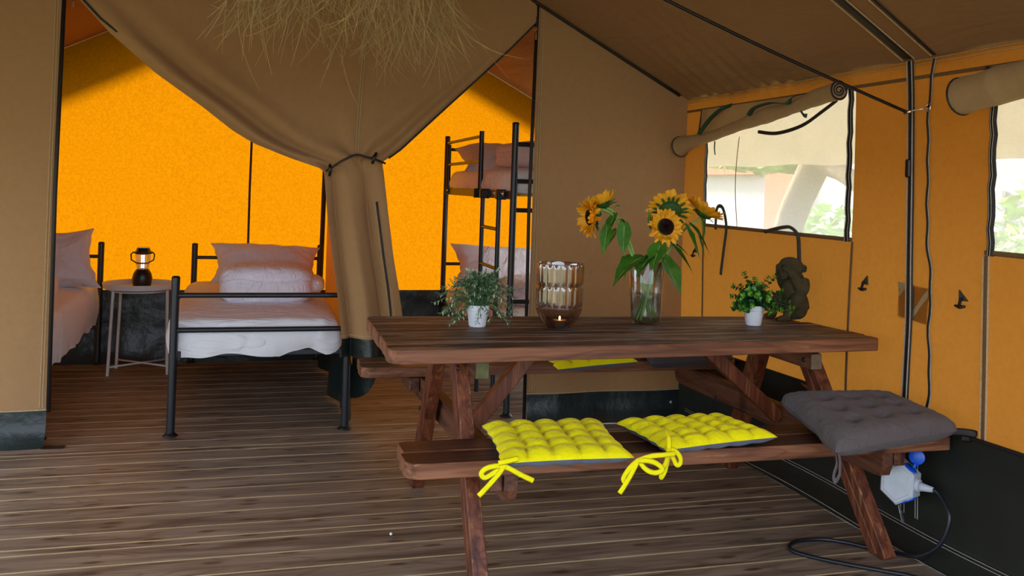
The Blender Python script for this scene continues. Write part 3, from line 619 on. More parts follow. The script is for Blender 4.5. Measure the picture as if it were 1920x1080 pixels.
def leafmass(c, r, n, name, parent, seed, mat=None, ls=.12):
    rr = random.Random(seed); b = MB()
    for i in range(n):
        d = V((rr.gauss(0, 1), rr.gauss(0, 1), rr.gauss(0, 1))).normalized() * (rr.random() ** .35)
        p = V(c) + V((d.x * r[0], d.y * r[1], d.z * r[2])); a = V((rr.gauss(0, 1), rr.gauss(0, 1), rr.gauss(0, .6))).normalized(); q = a.orthogonal().normalized()
        s = ls * rr.uniform(.6, 1.2); b.add([p - a * s, p + q * s * .45, p + a * s, p - q * s * .45], [(0, 1, 2, 3)])
    o = b.build(name, mat or M['foliage'], parent); o['kind'] = 'stuff'; return o
leafmass((6.6, 10.5, 1.84), (.9, 1.5, .24), 900, 'foliage', t_, 3); leafmass((5.9, 7.6, 3.3), (1.6, 1.8, .8), 700, 'foliage', t_, 4)
def bush(loc, r, seed, label):
    t = empty('garden_bush', loc, label, 'bush'); leafmass((loc[0], loc[1], loc[2] + r[2]), r, 700, 'foliage', t, seed)
    b = MB(); b.sweep([loc, (loc[0], loc[1] + .05, loc[2] + r[2])], .04, n=6); b.build('stem', M['bark'], t)
bush((8.0, 11.2, -.35), (.7, .9, .78), 11, 'green bush outside, low behind the leaning trunk and left gauze window')
bush((7.5, 7.0, -.35), (.8, .6, .95), 13, 'green bush outside behind the gauze window at the right edge')
hh = empty('garden_house', (13, 15, -.35), 'pale house with terracotta panels outside behind the gauze window', 'house')
b = MB(); b.box((10.5, 8.0, -.35), (15, 24, 1.9)); b.build('wall', M['render_w'], hh)
b = MB(); b.box((10.3, 17.0, 1.74), (10.49, 20.5, 2.12)); b.build('roof_panel', M['terracotta'], hh)
b = MB(); b.box((10.35, 15.6, -.3), (10.49, 16.7, 1.80)); b.build('brick_pier', M['terracotta'], hh)
b = MB(); b.box((10.3, 6.0, -.2), (10.47, 8.0, 1.2)); b.build('brick_wall', M['terracotta'], hh)
for k in range(2):
    b = MB(); b.box((10.42, 9.2 + k * 1.4, .6), (10.5, 9.9 + k * 1.4, 1.5), .02); f = b.build('window_frame', M['white_metal'], hh)

# ================================================================== SLEEPING CABINS
def tube(a, c, r, name, mat, par, n=12):
    b = MB(); b.sweep([a, c], r, n=n); return b.build(name, mat, par, smooth='auto')
def post(x, y, z1, par, r=.0205):
    p = tube((x, y, .01), (x, y, z1), r, 'post', M['metal'], par, 16)
    b = MB(); b.lathe([(.0, .0), (.036, .0), (.036, .006), (.026, .012), (.022, .02)], (x, y, 0), 20); b.build('foot_disc', M['black'], p, smooth=True)
    b = MB(); b.lathe([(.0208, 0), (.0208, .008), (.014, .014), (0, .015)], (x, y, z1 - .004), 16); b.build('end_cap', M['black'], p, smooth=True)
def single_bed(x0, x1, y0, y1, label):
    t = empty('single_bed', ((x0 + x1) / 2, (y0 + y1) / 2, 0), label, 'bed', 'single beds')
    for x in (x0, x1): post(x, y0, .79, t); post(x, y1, .825, t)
    for z in (.703, .528): tube((x0, y0, z), (x1, y0, z), .0135, 'footboard_rail', M['metal'], t)
    for z in (.735, .40): tube((x0, y1, z), (x1, y1, z), .0125, 'headboard_rail', M['metal'], t)
    for x in (x0 + .02, x1 - .02):
        b = MB(); b.beam((x, y0 + .02, .395), (x, y1 - .02, .395), .03, .05); b.build('side_rail', M['metal'], t)
    b = MB(); b.beam((x0 + .02, y0 + .06, .40), (x1 - .02, y0 + .06, .40), .025, .03); b.build('end_rail', M['metal'], t)
    for k in range(9):
        yy = lerp(y0 + .12, y1 - .12, k / 8); b = MB(); b.beam((x0 + .03, yy, .388), (x1 - .03, yy, .388), .05, .012); b.build('slat', M['raw'], t)
    return t
def superq(u, v, e): pass
def mattress(name, label, x0, x1, y0, y1, z0, z1, mat, seed=0, group=None, drop=.02, amp=.012):
    """fitted-sheet covered mattress, bulging sides and puckered lower hem"""
    b = MB(); nx, ny = 60, 70; cx, cy = (x0 + x1) / 2, (y0 + y1) / 2; hx, hy = (x1 - x0) / 2, (y1 - y0) / 2
    prof = []                                   # (inset, z) rings from hem up to the crown
    H = z1 - z0
    for k in range(13):
        a = k / 12
        if a < .55: prof.append((.0 - .012 * sin(a / .55 * pi), z0 + (a / .55) * (H - .05), a))
        else:
            q = (a - .55) / .45 * pi / 2; prof.append((.05 * (1 - cos(q)), z0 + H - .05 + .05 * sin(q), a))
    n = 160; vs = []; fs = []
    for ins, z, a in prof:
        for k in range(n):
            q_ = (k + .5) / n * 4; sd_ = int(q_); fr_ = (q_ - sd_) * 2 - 1
            X, Y = ((1, fr_), (-fr_, 1), (-1, -fr_), (fr_, -1))[sd_]; kk = (abs(X) ** 14 + abs(Y) ** 14) ** (-1 / 14); X *= kk; Y *= kk
            x = cx + X * (hx - ins); y = cy + Y * (hy - ins); low = (1 - a) ** 2
            w = noise.noise(V((x * 9, y * 9, seed))) ; w2 = noise.noise(V((x * 22, y * 22, seed + z * 4)))
            x += X * (.022 * w * low + .009 * w2); y += Y * (.022 * w * low + .009 * w2)
            vs.append(V((x, y, z + low * (drop * (abs(noise.noise(V((x * 5, y * 5, seed + 5)))) * 2.0 - .7) + drop * .25 * noise.noise(V((x * 13, y * 13, seed)))) + .003 * w2)))
    for i in range(len(prof) - 1):
        for k in range(n): k2 = (k + 1) % n; fs.append((i*n+k, i*n+k2, (i+1)*n+k2, (i+1)*n+k))
    b.add(vs, fs)
    # crown: concentric rings closing towards the middle
    ring = vs[-n:]; m_ = 14; base = []
    for j in range(m_ + 1):
        t = j / m_
        for k in range(n):
            p = ring[k].lerp(V((cx, cy, ring[k].z)), t); w = noise.noise(V((p.x * 5 + 3, p.y * 9, seed))) + .5 * noise.noise(V((p.x * 10, p.y * 24, seed + 3)))
            base.append(p + V((0, 0, amp * w * min(1, t * 4) + .018 * min(1, t * 3))))
    b.add(base, [(j*n+k, j*n+(k+1) % n, (j+1)*n+(k+1) % n, (j+1)*n+k) for j in range(m_) for k in range(n)])
    o = b.build(name, mat, smooth=True); return tag(o, label, 'mattress', group)
def pillow(label, c, ax, ay, thick, seed, mat=None, group='pillows', ear=.15):
    """ax, ay half-extent vectors; corner ears, creased sides"""
    c, ax, ay = V(c), V(ax), V(ay); nz = ax.cross(ay).normalized(); N = 36
    def side(sg):
        def fn(u, v):
            s, t = 2 * u - 1, 2 * v - 1
            k = 1 - ear * (1 - s * s) * (abs(t) ** 3) * (1 + .5 * noise.noise(V((s * 3, t, seed)))); k2 = 1 - ear * (1 - t * t) * (abs(s) ** 3) * (1 + .5 * noise.noise(V((s, t * 3, seed + 2))))
            x = s * k2 * (1 - .0 * t); y = t * k
            h = max(0, (1 - s ** 4) * (1 - t ** 4)) ** .7
            w = noise.noise(V((s * 2.2 + seed, t * 2.2, seed))) * .18 + noise.noise(V((s * 5 + seed, t * 5, seed))) * .08 * (abs(s) + abs(t))
            rad = .06 * sin(13 * math.atan2(t, s) + seed + 2 * noise.noise(V((s, t, seed)))) * (s * s + t * t)
            return c + ax * x + ay * y + nz * (sg * thick * h * (1 + w + rad))
        return fn
    b = MB(); b.grid(side(1), N, N); b.grid(side(-1), N, N)
    b.f = [f if i < N * N else tuple(reversed(f)) for i, f in enumerate(b.f)]
    o = b.build('pillow', mat or M['pillow'], smooth=True); return tag(o, label, 'pillow', group)
def folded_duvet(label, c, ax, ay, h, seed, mat, tail=True):
    """duvet folded into a fat block: rounded layers with a stitched crease"""
    c, ax, ay = V(c), V(ax), V(ay); t = empty('folded_duvet', c, label, 'duvet', 'folded duvets')
    def blob(cc, a, d, hh, sd, name, soft=2.8):
        b = MB(); bm = bmesh.new(); bmesh.ops.create_icosphere(bm, subdivisions=5, radius=1); bm.verts.index_update()
        vs = []
        for q in bm.verts:
            p = q.co.normalized(); k = (abs(p.x) ** soft + abs(p.y) ** soft + abs(p.z) ** soft) ** (-1 / soft); p = p * k
            w = 1 + .03 * noise.noise(V((p.x * 2.4 + sd, p.y * 2.4, p.z * 2.4))) + .015 * noise.noise(V((p.x * 7 + sd, p.y * 3, p.z * 3)))
            cr = 1 - .04 * exp(-((p.z - .28 - .05 * p.x) / .05) ** 2) + .012 * sin(p.x * 26 + p.z * 5 + 3 * noise.noise(V((p.x * 3, p.z * 3, sd)))) * exp(-abs(p.z - .28) / .35)
            vs.append(cc + (a * p.x + d * p.y) * w * cr + V((0, 0, hh * p.z * w * (1 - .12 * p.x ** 2 * (p.z > 0)))))
        b.add(vs, [[q.index for q in f.verts] for f in bm.faces]); bm.free(); return b.build(name, mat, t, smooth=True)
    blob(c + V((0, 0, h)), ax, ay, h, seed, 'folded_body', 4.6)
    if tail: blob(c + ax * .95 + V((0, .03, h * .95)), ax * .34, ay * .75, h * .45, seed + 4, 'folded_end', 3)
    b = MB(); zc = h * 1.26
    b.sweep([c + ax * lerp(-.93, .93, k / 24) - ay * (1.0 - .03 * abs(sin(k))) + V((0, .0, zc + .012 * sin(k * .35))) for k in range(25)], .0035, n=6); b.build('piped_seam', mat, t, smooth=True)
    return t
single_bed(-.300, .562, 4.885, 6.80, 'black tubular single bed in front of the orange wall, left of gathered curtain')
single_bed(-1.76, -.905, 4.93, 6.80, 'black tubular single bed partly hidden at far left, only its headboard post showing')
mattress('mattress', 'white sheeted mattress behind black rails, below the big folded duvet', -.340, .538, 4.915, 6.77, .405, .575, M['sheet'], 3, 'mattresses', .034)
mattress('mattress', 'white sheeted mattress at far left with sheet hanging over its side', -1.74, -.890, 4.98, 6.74, .31, .575, M['sheet'], 8, 'mattresses', .016)
pillow('white pillow standing behind the folded duvet, against the orange wall', (.18, 6.58, .70), (.375, 0, -.012), (0, .11, .135), .105, 2)
folded_duvet('white duvet folded into a fat block behind the black footboard rail', (.160, 5.62, .574), V((.262, 0, 0)), V((0, .215, 0)), .113, 1, M['duvet'])
pillow('white pillow propped upright on the far left mattress, dog-eared corner', (-1.16, 6.28, .745), (.30, .05, .02), (-.035, .06, .185), .115, 7)
folded_duvet('white duvet lump at the far left edge beside left zip edge', (-1.21, 5.75, .565), V((.20, .03, 0)), V((0, .24, 0)), .075, 9, M['duvet'], False)
# bunk bed in the right cabin
bk = empty('bunk_bed', (1.91, 5.86, 0), 'tall black metal bunk bed with ladder and guard rail in the right cabin', 'bed')
BX, BX2, BY, BY2 = 1.482, 2.34, 5.0, 6.80
for (x, y, z) in ((BX, BY2, 1.66), (BX2, BY2, 1.66), (BX + .0, BY, 1.66), (BX2, BY, 1.66)): post(x, y, z, bk, .0195)
for z in (1.57, 1.30, .705, .40): tube((BX, BY2, z), (BX2, BY2, z), .0125, 'headboard_rail', M['metal'], bk)
for z in (1.545, 1.335, 1.17, .65, .45): tube((BX, BY, z), (BX2, BY, z), .013, 'footboard_rail', M['metal'], bk)
for z in (1.255, .40):
    for x in (BX, BX2):
        b = MB(); b.beam((x, BY + .02, z), (x, BY2 - .02, z), .02, .05); b.build('side_rail', M['metal'], bk)
    for k in range(10):
        yy = lerp(BY + .1, BY2 - .1, k / 9); b = MB(); b.beam((BX + .01, yy, z), (BX2 - .01, yy, z), .05, .012); b.build('slat', M['raw'], bk)
for y, z1 in ((6.68, 1.60), (5.72, 1.655)): tube((BX - .012, y, 1.235), (BX - .012, y, z1), .0165, 'guard_post', M['metal'], bk)
for z in (1.622, 1.46): tube((BX - .012, 6.70, z - .008), (BX - .012, 5.72, z), .011, 'guard_rail', M['metal'], bk)
ld = []
for y in (5.555, 5.18): tube((BX - .035, y, .02), (BX - .035, y, 1.25), .0145, 'ladder_rail', M['metal'], bk)
for z in (1.05, .82, .58, .34): tube((BX - .035, 5.555, z), (BX - .035, 5.18, z), .011, 'ladder_rung', M['metal'], bk)
for y in (5.555, 5.18, 5.72):
    b = MB(); b.box((BX - .055, y - .02, 1.225), (BX + .01, y + .02, 1.285), .006); b.build('hook_bracket', M['black'], bk)
b = MB(); b.ball((BX - .03, 5.12, 1.26), .012, 2); b.ball((BX - .03, 5.30, 1.262), .010, 2); b.ball((BX - .02, 6.66, 1.262), .008, 2); b.build('bolt', M['chrome'], bk, smooth=True)
mattress('mattress', 'white sheeted upper mattress of the black bunk bed', BX + .005, BX2 - .01, BY + .03, BY2 - .03, 1.27, 1.405, M['sheet'], 12, 'mattresses', .003)
mattress('mattress', 'white sheeted lower mattress of the black bunk bed', BX + .005, BX2 - .01, BY + .03, BY2 - .03, .41, .55, M['sheet'], 14, 'mattresses', .003)
pillow('white pillow at the head of the upper bunk', (1.86, 6.40, 1.485), (.38, 0, 0), (0, .18, .085), .10, 21)
folded_duvet('white folded duvet on the upper bunk beside its front post', (1.95, 5.75, 1.415), V((.33, 0, 0)), V((0, .30, 0)), .095, 23, M['duvet'], False)
pillow('large white pillow slumped at the head of the lower bunk', (1.86, 6.50, .705), (.38, 0, -.02), (0, .10, .15), .11, 27)
folded_duvet('white folded duvet on the lower bunk, seen through ladder', (1.95, 5.62, .56), V((.33, 0, 0)), V((0, .30, 0)), .085, 29, M['duvet'], False)

# side table with lantern
sx, sy = -.625, 6.52
st = empty('side_table', (sx, sy, 0), 'round white metal tray table between the two single beds', 'table')
b = MB(); b.lathe([(0, .548), (.205, .548), (.222, .556), (.228, .590), (.224, .590), (.217, .562), (.20, .556), (0, .556)], (sx, sy, 0), 48); b.build('tray', M['white_metal'], st, smooth='auto')
b = MB(); b.sweep([(sx + .175 * cos(k * pi / 16), sy + .175 * sin(k * pi / 16), .540) for k in range(33)], .007, n=6); b.build('top_ring', M['white_metal'], st, smooth=True)
LG = []
for dx, dy in ((-.15, -.12), (.185, -.12), (-.13, .13), (.165, .13)):
    b = MB(); b.sweep([(sx + dx * 1.08, sy + dy * 1.0, 0), (sx + dx * .98, sy + dy * .95, .55)], .010, n=10); b.build('leg', M['white_metal'], st, smooth='auto'); LG.append((sx + dx * 1.07, sy + dy))
for a, c in ((0, 3), (1, 2)):
    b = MB(); b.sweep([(LG[a][0], LG[a][1], .055), (LG[c][0], LG[c][1], .055 + .004 * a)], .006, n=8); b.build('stretcher', M['white_metal'], st, smooth=True)
lx, ly, lz = -.605, 6.46, .556
lt = empty('camping_lantern', (lx, ly, lz), 'black camping lantern with lit white light strip on the tray table', 'lantern')
b = MB(); b.lathe([(0, 0), (.052, 0), (.055, .01), (.060, .05), (.063, .07), (.055, .10), (.042, .122), (.036, .128), (0, .128)], (lx, ly, lz), 32); b.build('base', M['black'], lt, smooth='auto')
b = MB(); b.lathe([(.034, .128), (.040, .17), (.044, .225)], (lx, ly, lz), 28); b.build('clear_shade', M['lens'], lt, smooth=True)
for k in range(8):
    t = k * pi / 4; b = MB(); b.sweep([(lx + .037 * cos(t), ly + .037 * sin(t), lz + .128), (lx + .046 * cos(t), ly + .046 * sin(t), lz + .226)], .0016, n=5); b.build('guard_wire', M['chrome'], lt)
b = MB(); b.box((lx - .013, ly - .006, lz + .13), (lx + .013, ly + .006, lz + .222), .002); pnl = b.build('light_panel', M['alu'], lt)
for i in range(2):
    for k in range(7):
        b = MB(); b.ball((lx - .006 + .012 * i, ly - .008, lz + .140 + .0125 * k), .0052, 1); b.build('light_dot', M['led'], pnl)
b = MB(); b.lathe([(0, .226), (.050, .226), (.058, .232), (.058, .240), (.046, .246), (.040, .262), (.038, .266), (0, .266)], (lx, ly, lz), 8); b.build('cap', M['black'], lt)
b = MB(); b.box((lx - .036, ly - .03, lz + .266), (lx + .036, ly + .03, lz + .272), .002); b.build('top_plate', M['alu'], lt)
b = MB(); b.sweep([(lx - .058, ly - .01, lz + .24), (lx - .072, ly - .02, lz + .225), (lx - .068, ly - .03, lz + .19), (lx - .03, ly - .04, lz + .168), (lx + .03, ly - .04, lz + .168), (lx + .068, ly - .03, lz + .19), (lx + .072, ly - .02, lz + .225), (lx + .058, ly - .01, lz + .24)], .0045, n=8); b.build('handle', M['black'], lt, smooth=True)

# ================================================================== PICNIC TABLE
TX0, TX1, TY0, TY1 = .487, 2.385, 3.0, 3.67
def tz(x, y):      # the old top is slightly twisted
    u = (x - TX0) / (TX1 - TX0); v = (y - TY0) / (TY1 - TY0)
    return lerp(lerp(.752, .766, u), lerp(.768, .751, u), v)
tb = empty('picnic_table', (1.43, 3.38, 0), 'large dark-stained wooden picnic table with two attached benches', 'table')
def board(par, name, x0, x1, y0, y1, zt, th, mats, rfl=0, rfr=0, rbl=0, rbr=0, rng=R):
    """plank with plan-rounded corners; weathered top, paler sides"""
    out = []
    def cor(cx, cy, r, a0):
        if r <= 0: out.append((cx, cy)); return
        sxn = 1 if cx == x0 else -1; syn = 1 if cy == y0 else -1
        for k in range(7):
            a = a0 + k / 6 * pi / 2; out.append((cx + sxn * r + r * cos(a), cy + syn * r + r * sin(a)))
    cor(x0, y0, rfl, pi); 
    for k in range(1, 16): out.append((lerp(x0 + rfl, x1 - rfr, k / 16), y0))
    cor(x1, y0, rfr, 1.5 * pi)
    cor(x1, y1, rbr, 0)
    for k in range(1, 16): out.append((lerp(x1 - rbr, x0 + rbl, k / 16), y1))
    cor(x0, y1, rbl, .5 * pi)
    b = MB(); n = len(out); vs = []; e = .0028
    cx, cy = (x0 + x1) / 2, (y0 + y1) / 2
    def ins(p, d): return (p[0] + (d if p[0] < cx else -d), p[1] + (d if p[1] < cy else -d))
    for (dz, d) in ((-th, e), (-th + e, 0), (-e, 0), (0, e)):
        for p in out: q = ins(p, d); vs.append((q[0], q[1], zt(*p) + dz))
    fs = [(i + k*n, (i+1) % n + k*n, (i+1) % n + (k+1)*n, i + (k+1)*n) for k in range(3) for i in range(n)]
    b.cur = 1; b.add(vs, fs)
    b.f.append(tuple(reversed(range(n)))); b.mi.append(1)
    # top as a strip of quads so the twist stays smooth
    b.f.append(tuple(range(3*n, 4*n))); b.mi.append(0)
    return b.build(name, mats, par)
nb = 7; bw = (TY1 - TY0) / nb
for k in range(nb):
    y0 = TY0 + k * bw; y1 = y0 + bw - .003; e0, e1 = R.uniform(-.004, .004), R.uniform(-.012, .006)
    if k == nb - 1: e1 = -.06
    if k == nb - 2: e1 = -.03
    board(tb, 'top_board', TX0 + e0, TX1 + e1, y0, y1, lambda x, y, d=R.uniform(-.0015, .0015): tz(x, y) + d, .049, [M['tt'], M['te']],
          rfl=.055 if k == 0 else 0, rfr=.012 if k == 0 else 0, rbl=.05 if k == nb - 1 else 0, rbr=.05 if k == nb - 1 else 0)
BTH = .047
def nbz(x, y): u = (x - .49) / 1.95; return lerp(.472, .468, u) + (y - 2.68) * -.02
for k, (y0, y1) in enumerate(((2.68, 2.812), (2.820, 2.950))):
    board(tb, 'bench_board', .495 + .012 * k, 2.44 - .006 * k, y0, y1, nbz, BTH, [M['bench'], M['te']], rfl=.045 if k == 0 else 0, rfr=.01 if k == 0 else 0, rbl=.03 if k == 1 else 0, rbr=.03 if k == 1 else 0)
def fbz(x, y): return .475
for k, (y0, y1) in enumerate(((4.10, 4.222), (4.230, 4.35))):
    board(tb, 'bench_board', .538 + .008 * k, 2.41, y0, y1, fbz, BTH, [M['bench'], M['te']], rfl=.045 if k == 0 else 0, rfr=.02 if k == 0 else 0, rbl=.03 if k == 1 else 0, rbr=.03 if k == 1 else 0)
def leg(p, q, sgn):
    """two laminated boards with a groove between; p foot, q head"""
    for k in range(2):
        o = V((0, sgn * (.024 + .051 * k), 0)); b = MB()
        d = (V(q) - V(p)); up = V((0, 1, 0))
        b.beam(V(p) + o, V(q) + o, .050, .043, up=up, ch=.003); b.build('leg_board', M['tz'], tb)
LX = {0: (.768, .768), 1: (2.285, 2.205)}        # foot x, head x of the left and right A-frame
for s in (0, 1):
    fx, hx = LX[s]
    leg((fx, 2.775, .002), (hx, 3.185, .700), 1)
    leg((fx, 3.985, .002), (hx, 3.575, .700), -1)
    mx = (fx + hx) / 2; bx = (.8315, 2.215)[s]
    b = MB(); ol = [(2.73, .330 + .03), (2.745, .325), (2.775, .322), (4.29, .322), (4.33, .335), (4.34, .36), (4.34, .422), (2.73, .421)]
    n = len(ol); b.add([(bx - .0215, y, z) for y, z in ol] + [(bx + .0215, y, z) for y, z in ol], [tuple(range(n)), tuple(reversed(range(n, 2*n)))] + [(i, n + i, n + (i+1) % n, (i+1) % n) for i in range(n)])
    b.build('cross_beam', M['ty'], tb)
    ex = (.783, 2.272)[s]
    for (ya, yb) in ((2.735, 2.93), (4.12, 4.33)):
        b = MB(); b.beam((ex, ya, .389), (ex, yb, .389), .046, .062); b.build('bench_batten', M['ty'], tb)
    tx = (.814, 2.140)[s]
    b = MB(); b.beam((tx, 3.055, .668), (tx, 3.62, .668), .046, .062); c_ = b.build('top_batten', M['ty'], tb)
    b = MB(); b.box((tx - .0225, 3.052, .640), (tx + .0225, 3.055, .697)); b.build('end_face', M['endgreen'] if s == 0 else M['endgrain'], c_)
    b = MB(); b.beam((.853 if s == 0 else 2.19, 3.38, .372), (1.125 if s == 0 else 1.80, 3.38, .705), .045, .056, up=(0, 0, 1)); b.build('diagonal_brace', M['tz'], tb)
    for yy, zz in ((3.10, .668), (3.58, .668), (2.99, .37), (3.77, .37)):
        b = MB(); b.ball((mx - .028 if s == 0 else tx - .026, yy, zz), (.005, .010, .010), 2); b.build('bolt', M['black'], tb, smooth=True)
# brushed metal rod between the benches far side
# ================================================================== CUSHIONS
def cushion(label, cor, zt, zb, n, mt, mbm, group, tuft='puff', ties=None, seam=.0, droop=0.0, edge=.45):
    """cor: back-left, back-right, front-right, front-left plan corners with z of the side seam"""
    BL, BR, FR, FL = [V(p) for p in cor]; N = 60
    t = empty('seat_cushion', ((BL + FR) / 2).to_tuple(), label, 'cushion', group)
    def base(u, v):
        cu = .030 * sin(pi * v) * (1 - 2 * u) + 0; cv = .024 * sin(pi * u) * (1 - 2 * v)
        u2 = u + cu + .006 * sin(v * pi * n * 2) * (abs(2*u-1) > .9); v2 = v + cv
        p = FL.lerp(FR, u2).lerp(BL.lerp(BR, u2), v2)
        return p
    def top(u, v):
        e = (1 - (2*u-1) ** 6) * (1 - (2*v-1) ** 6); e = max(0, e) ** edge
        if tuft == 'puff':
            uu = u + .02 * noise.noise(V((u * 5, v * 5, n * 3 + BL.x))); vv_ = v + .02 * noise.noise(V((u * 5 + 9, v * 5, BL.x))); q = (abs(sin(pi * n * uu)) * abs(sin(pi * n * vv_))) ** .42; h = .36 + .64 * q
            h *= 1 + .08 * noise.noise(V((u * 9, v * 9, n)))
        else:
            h = 1.0
            for i in range(1, n + 1):
                for j in range(1, n + 1):
                    d2 = (u - i / (n + 1)) ** 2 + (v - j / (n + 1)) ** 2
                    an_ = math.atan2(v - j / (n + 1), u - i / (n + 1)); h -= .48 * exp(-d2 / .0024) + .24 * exp(-d2 / .010) + .06 * cos(5 * an_ + i * 2 + j) * exp(-sqrt(d2) / .05)
            h += .05 * noise.noise(V((u * 6, v * 6, 4))) + .035 * sin(u * 70 + 6 * noise.noise(V((u * 5, v * 5, 1)))) * (abs(2*v-1) ** 3) + .035 * sin(v * 60 + u * 20) * (abs(2*u-1) ** 3)
        return base(u, v) + V((0, 0, zt * e * h))
    def bot(u, v):
        e = max(0, (1 - (2*u-1) ** 6) * (1 - (2*v-1) ** 6)) ** .5
        q = 1 + .25 * (abs(sin(pi * n * u)) if tuft == 'puff' else .2 * noise.noise(V((u * 7, v * 7, 3))))
        return base(u, v) + V((0, 0, -zb * e * q))
    b = MB(); b.grid(top, N, N); b.build('cover', mt, t, smooth=True)
    b = MB(); b.grid(bot, N, N); b.f = [tuple(reversed(f)) for f in b.f]; b.build('underside', mbm, t, smooth=True)
    if tuft == 'puff':
        for i in range(1, n):
            for j in range(1, n):
                p = top(i / n, j / n); b = MB(); b.ball(p, (.003, .003, .0015), 1); b.build('tuft_stitch', mt, t)
    return t
ya, yb_ = .0, .0
c1 = cushion('bright yellow tufted seat cushion nearest the left end of the near bench', ((.795, 2.965, .503), (1.213, 2.945, .503), (1.168, 2.560, .494), (.752, 2.575, .494)), .034, .026, 5, M['yellow'], M['bluegrey'], 'yellow seat cushions')
c2 = cushion('bright yellow tufted seat cushion in the middle of the near bench', ((1.262, 2.935, .500), (1.680, 2.935, .503), (1.745, 2.690, .496), (1.295, 2.61, .496)), .034, .024, 5, M['yellow'], M['bluegrey'], 'yellow seat cushions')
c3 = cushion('yellow tufted seat cushion on the far bench under the table', ((1.39, 4.36, .515), (1.80, 4.36, .515), (1.865, 4.08, .478), (1.44, 4.04, .458)), .034, .024, 5, M['yellow'], M['bluegrey'], 'yellow seat cushions')
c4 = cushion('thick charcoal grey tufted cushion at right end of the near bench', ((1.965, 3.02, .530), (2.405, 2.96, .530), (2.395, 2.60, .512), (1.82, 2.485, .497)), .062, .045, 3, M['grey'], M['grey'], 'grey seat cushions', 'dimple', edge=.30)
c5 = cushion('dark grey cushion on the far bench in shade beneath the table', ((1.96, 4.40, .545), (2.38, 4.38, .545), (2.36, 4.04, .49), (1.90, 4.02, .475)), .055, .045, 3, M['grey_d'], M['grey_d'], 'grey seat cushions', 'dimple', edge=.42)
def ribbon(par, pts, w=.0078, mat=None, up=(0, -1, .2), name='tie_ribbon'):
    b = MB(); b.sweep(catmull(pts, 7), w, .0011, 6, up=up); return b.build(name, mat or M['yellow'], par, smooth=True)
def bow(par, p, sc=1.0, fl=0):
    p = V(p); d = lambda x, y, z: p + V((x, y, z)) * sc
    sets = [[[d(0,0,0), d(-.03,-.006,.004), d(-.062,-.008,-.002), d(-.075,-.006,-.018), d(-.062,-.006,-.030), d(-.035,-.006,-.018), d(0,0,0)],
             [d(0,0,0), d(-.02,-.008,-.022), d(-.048,-.004,-.055), d(-.080,-.002,-.088)],
             [d(0,0,0), d(.02,-.006,-.008), d(.055,-.006,-.028), d(.098,-.004,-.050)],
             [d(-.02,-.004,.012), d(0,-.006,.016), d(.02,-.004,.018), d(.045,.0,.022)]],
            [[d(0,0,0), d(.03,-.006,-.0), d(.06,-.01,-.008), d(.085,-.01,-.03), d(.06,-.01,-.04), d(.03,-.006,-.03), d(.006,0,-.004)],
             [d(0,0,0), d(-.02,-.008,-.03), d(-.045,-.01,-.07), d(-.065,-.008,-.10)],
             [d(0,0,0), d(-.03,-.006,-.02), d(-.052,-.008,-.05), d(-.045,-.008,-.062), d(-.02,-.008,-.03), d(0,0,0)],
             [d(0,0,0), d(.04,-.002,.012), d(.09,.0,.014), d(.14,.012,.012)]],
            [[d(0,0,0), d(.02,-.004,-.002), d(.036,-.008,-.02), d(.038,-.008,-.04), d(.026,-.008,-.045), d(.014,-.006,-.025), d(0,0,0)],
             [d(0,0,0), d(-.008,-.006,-.03), d(-.022,-.006,-.06), d(-.024,-.004,-.083), d(-.012,-.006,-.06), d(-.002,-.004,-.02)],
             [d(.0,-.004,.0), d(.006,.01,.03), d(.014,.04,.045), d(.024,.07,.048)]]][fl]
    for s in sets: ribbon(par, s)
    b = MB(); b.ball(p, (.010 * sc, .008 * sc, .008 * sc), 2); b.build('knot', M['yellow'], par, smooth=True)
bow(c1, (.758, 2.563, .490), .92, 0); bow(c1, (1.172, 2.545, .490), .92, 1); bow(c2, (1.300, 2.600, .500), 1.0, 2)
ribbon(c4, [(1.835, 2.50, .49), (1.822, 2.478, .465), (1.800, 2.462, .435), (1.806, 2.46, .418), (1.825, 2.468, .435), (1.834, 2.478, .468), (1.838, 2.49, .49)], .010, M['grey'], up=(.5, -1, 0), name='corner_loop')
ribbon(c4, [(2.39, 2.615, .505), (2.425, 2.60, .505), (2.455, 2.585, .50), (2.45, 2.60, .485), (2.42, 2.61, .485)], .014, M['binding'], up=(0, -1, 0), name='corner_loop')

# ================================================================== ON THE TABLE
def rest(x, y): return tz(x, y)
def pot(par, x, y, z, h=.083, r0=.033, r1=.0445):
    b = MB(); b.lathe([(0, .0), (r0 * .93, .0), (r0, .004), (lerp(r0, r1, .70), h * .74), (r1 - .001, h * .76), (r1 + .001, h), (r1 - .002, h), (r1 - .005, h * .85), (0, h * .85)], (x, y, z), 40); b.build('pot', M['pot'], par, smooth='auto')
    b = MB(); b.lathe([(0, h * .93), (r1 * .5, h * .92), (r1 - .004, h * .87)], (x, y, z), 20); b.build('soil', M['soil'], par, smooth=True)
def leafquad(b, p, d, n, L, Wd, cup=.15):
    """small folded leaf of 4 triangles-ish quads"""
    d = d.normalized(); s = d.cross(n); 
    if s.length < 1e-4: s = d.orthogonal()
    s.normalize(); nn = s.cross(d)
    b.add([p, p + d * L * .3 + s * Wd * .42 + nn * cup * Wd, p + d * L * .7 + s * Wd * .42 + nn * cup * Wd, p + d * L, p + d * L * .7 - s * Wd * .42 + nn * cup * Wd, p + d * L * .3 - s * Wd * .42 + nn * cup * Wd, p + d * L * .5],
          [(0, 1, 6), (1, 2, 6), (2, 3, 6), (3, 4, 6), (4, 5, 6), (5, 0, 6)])
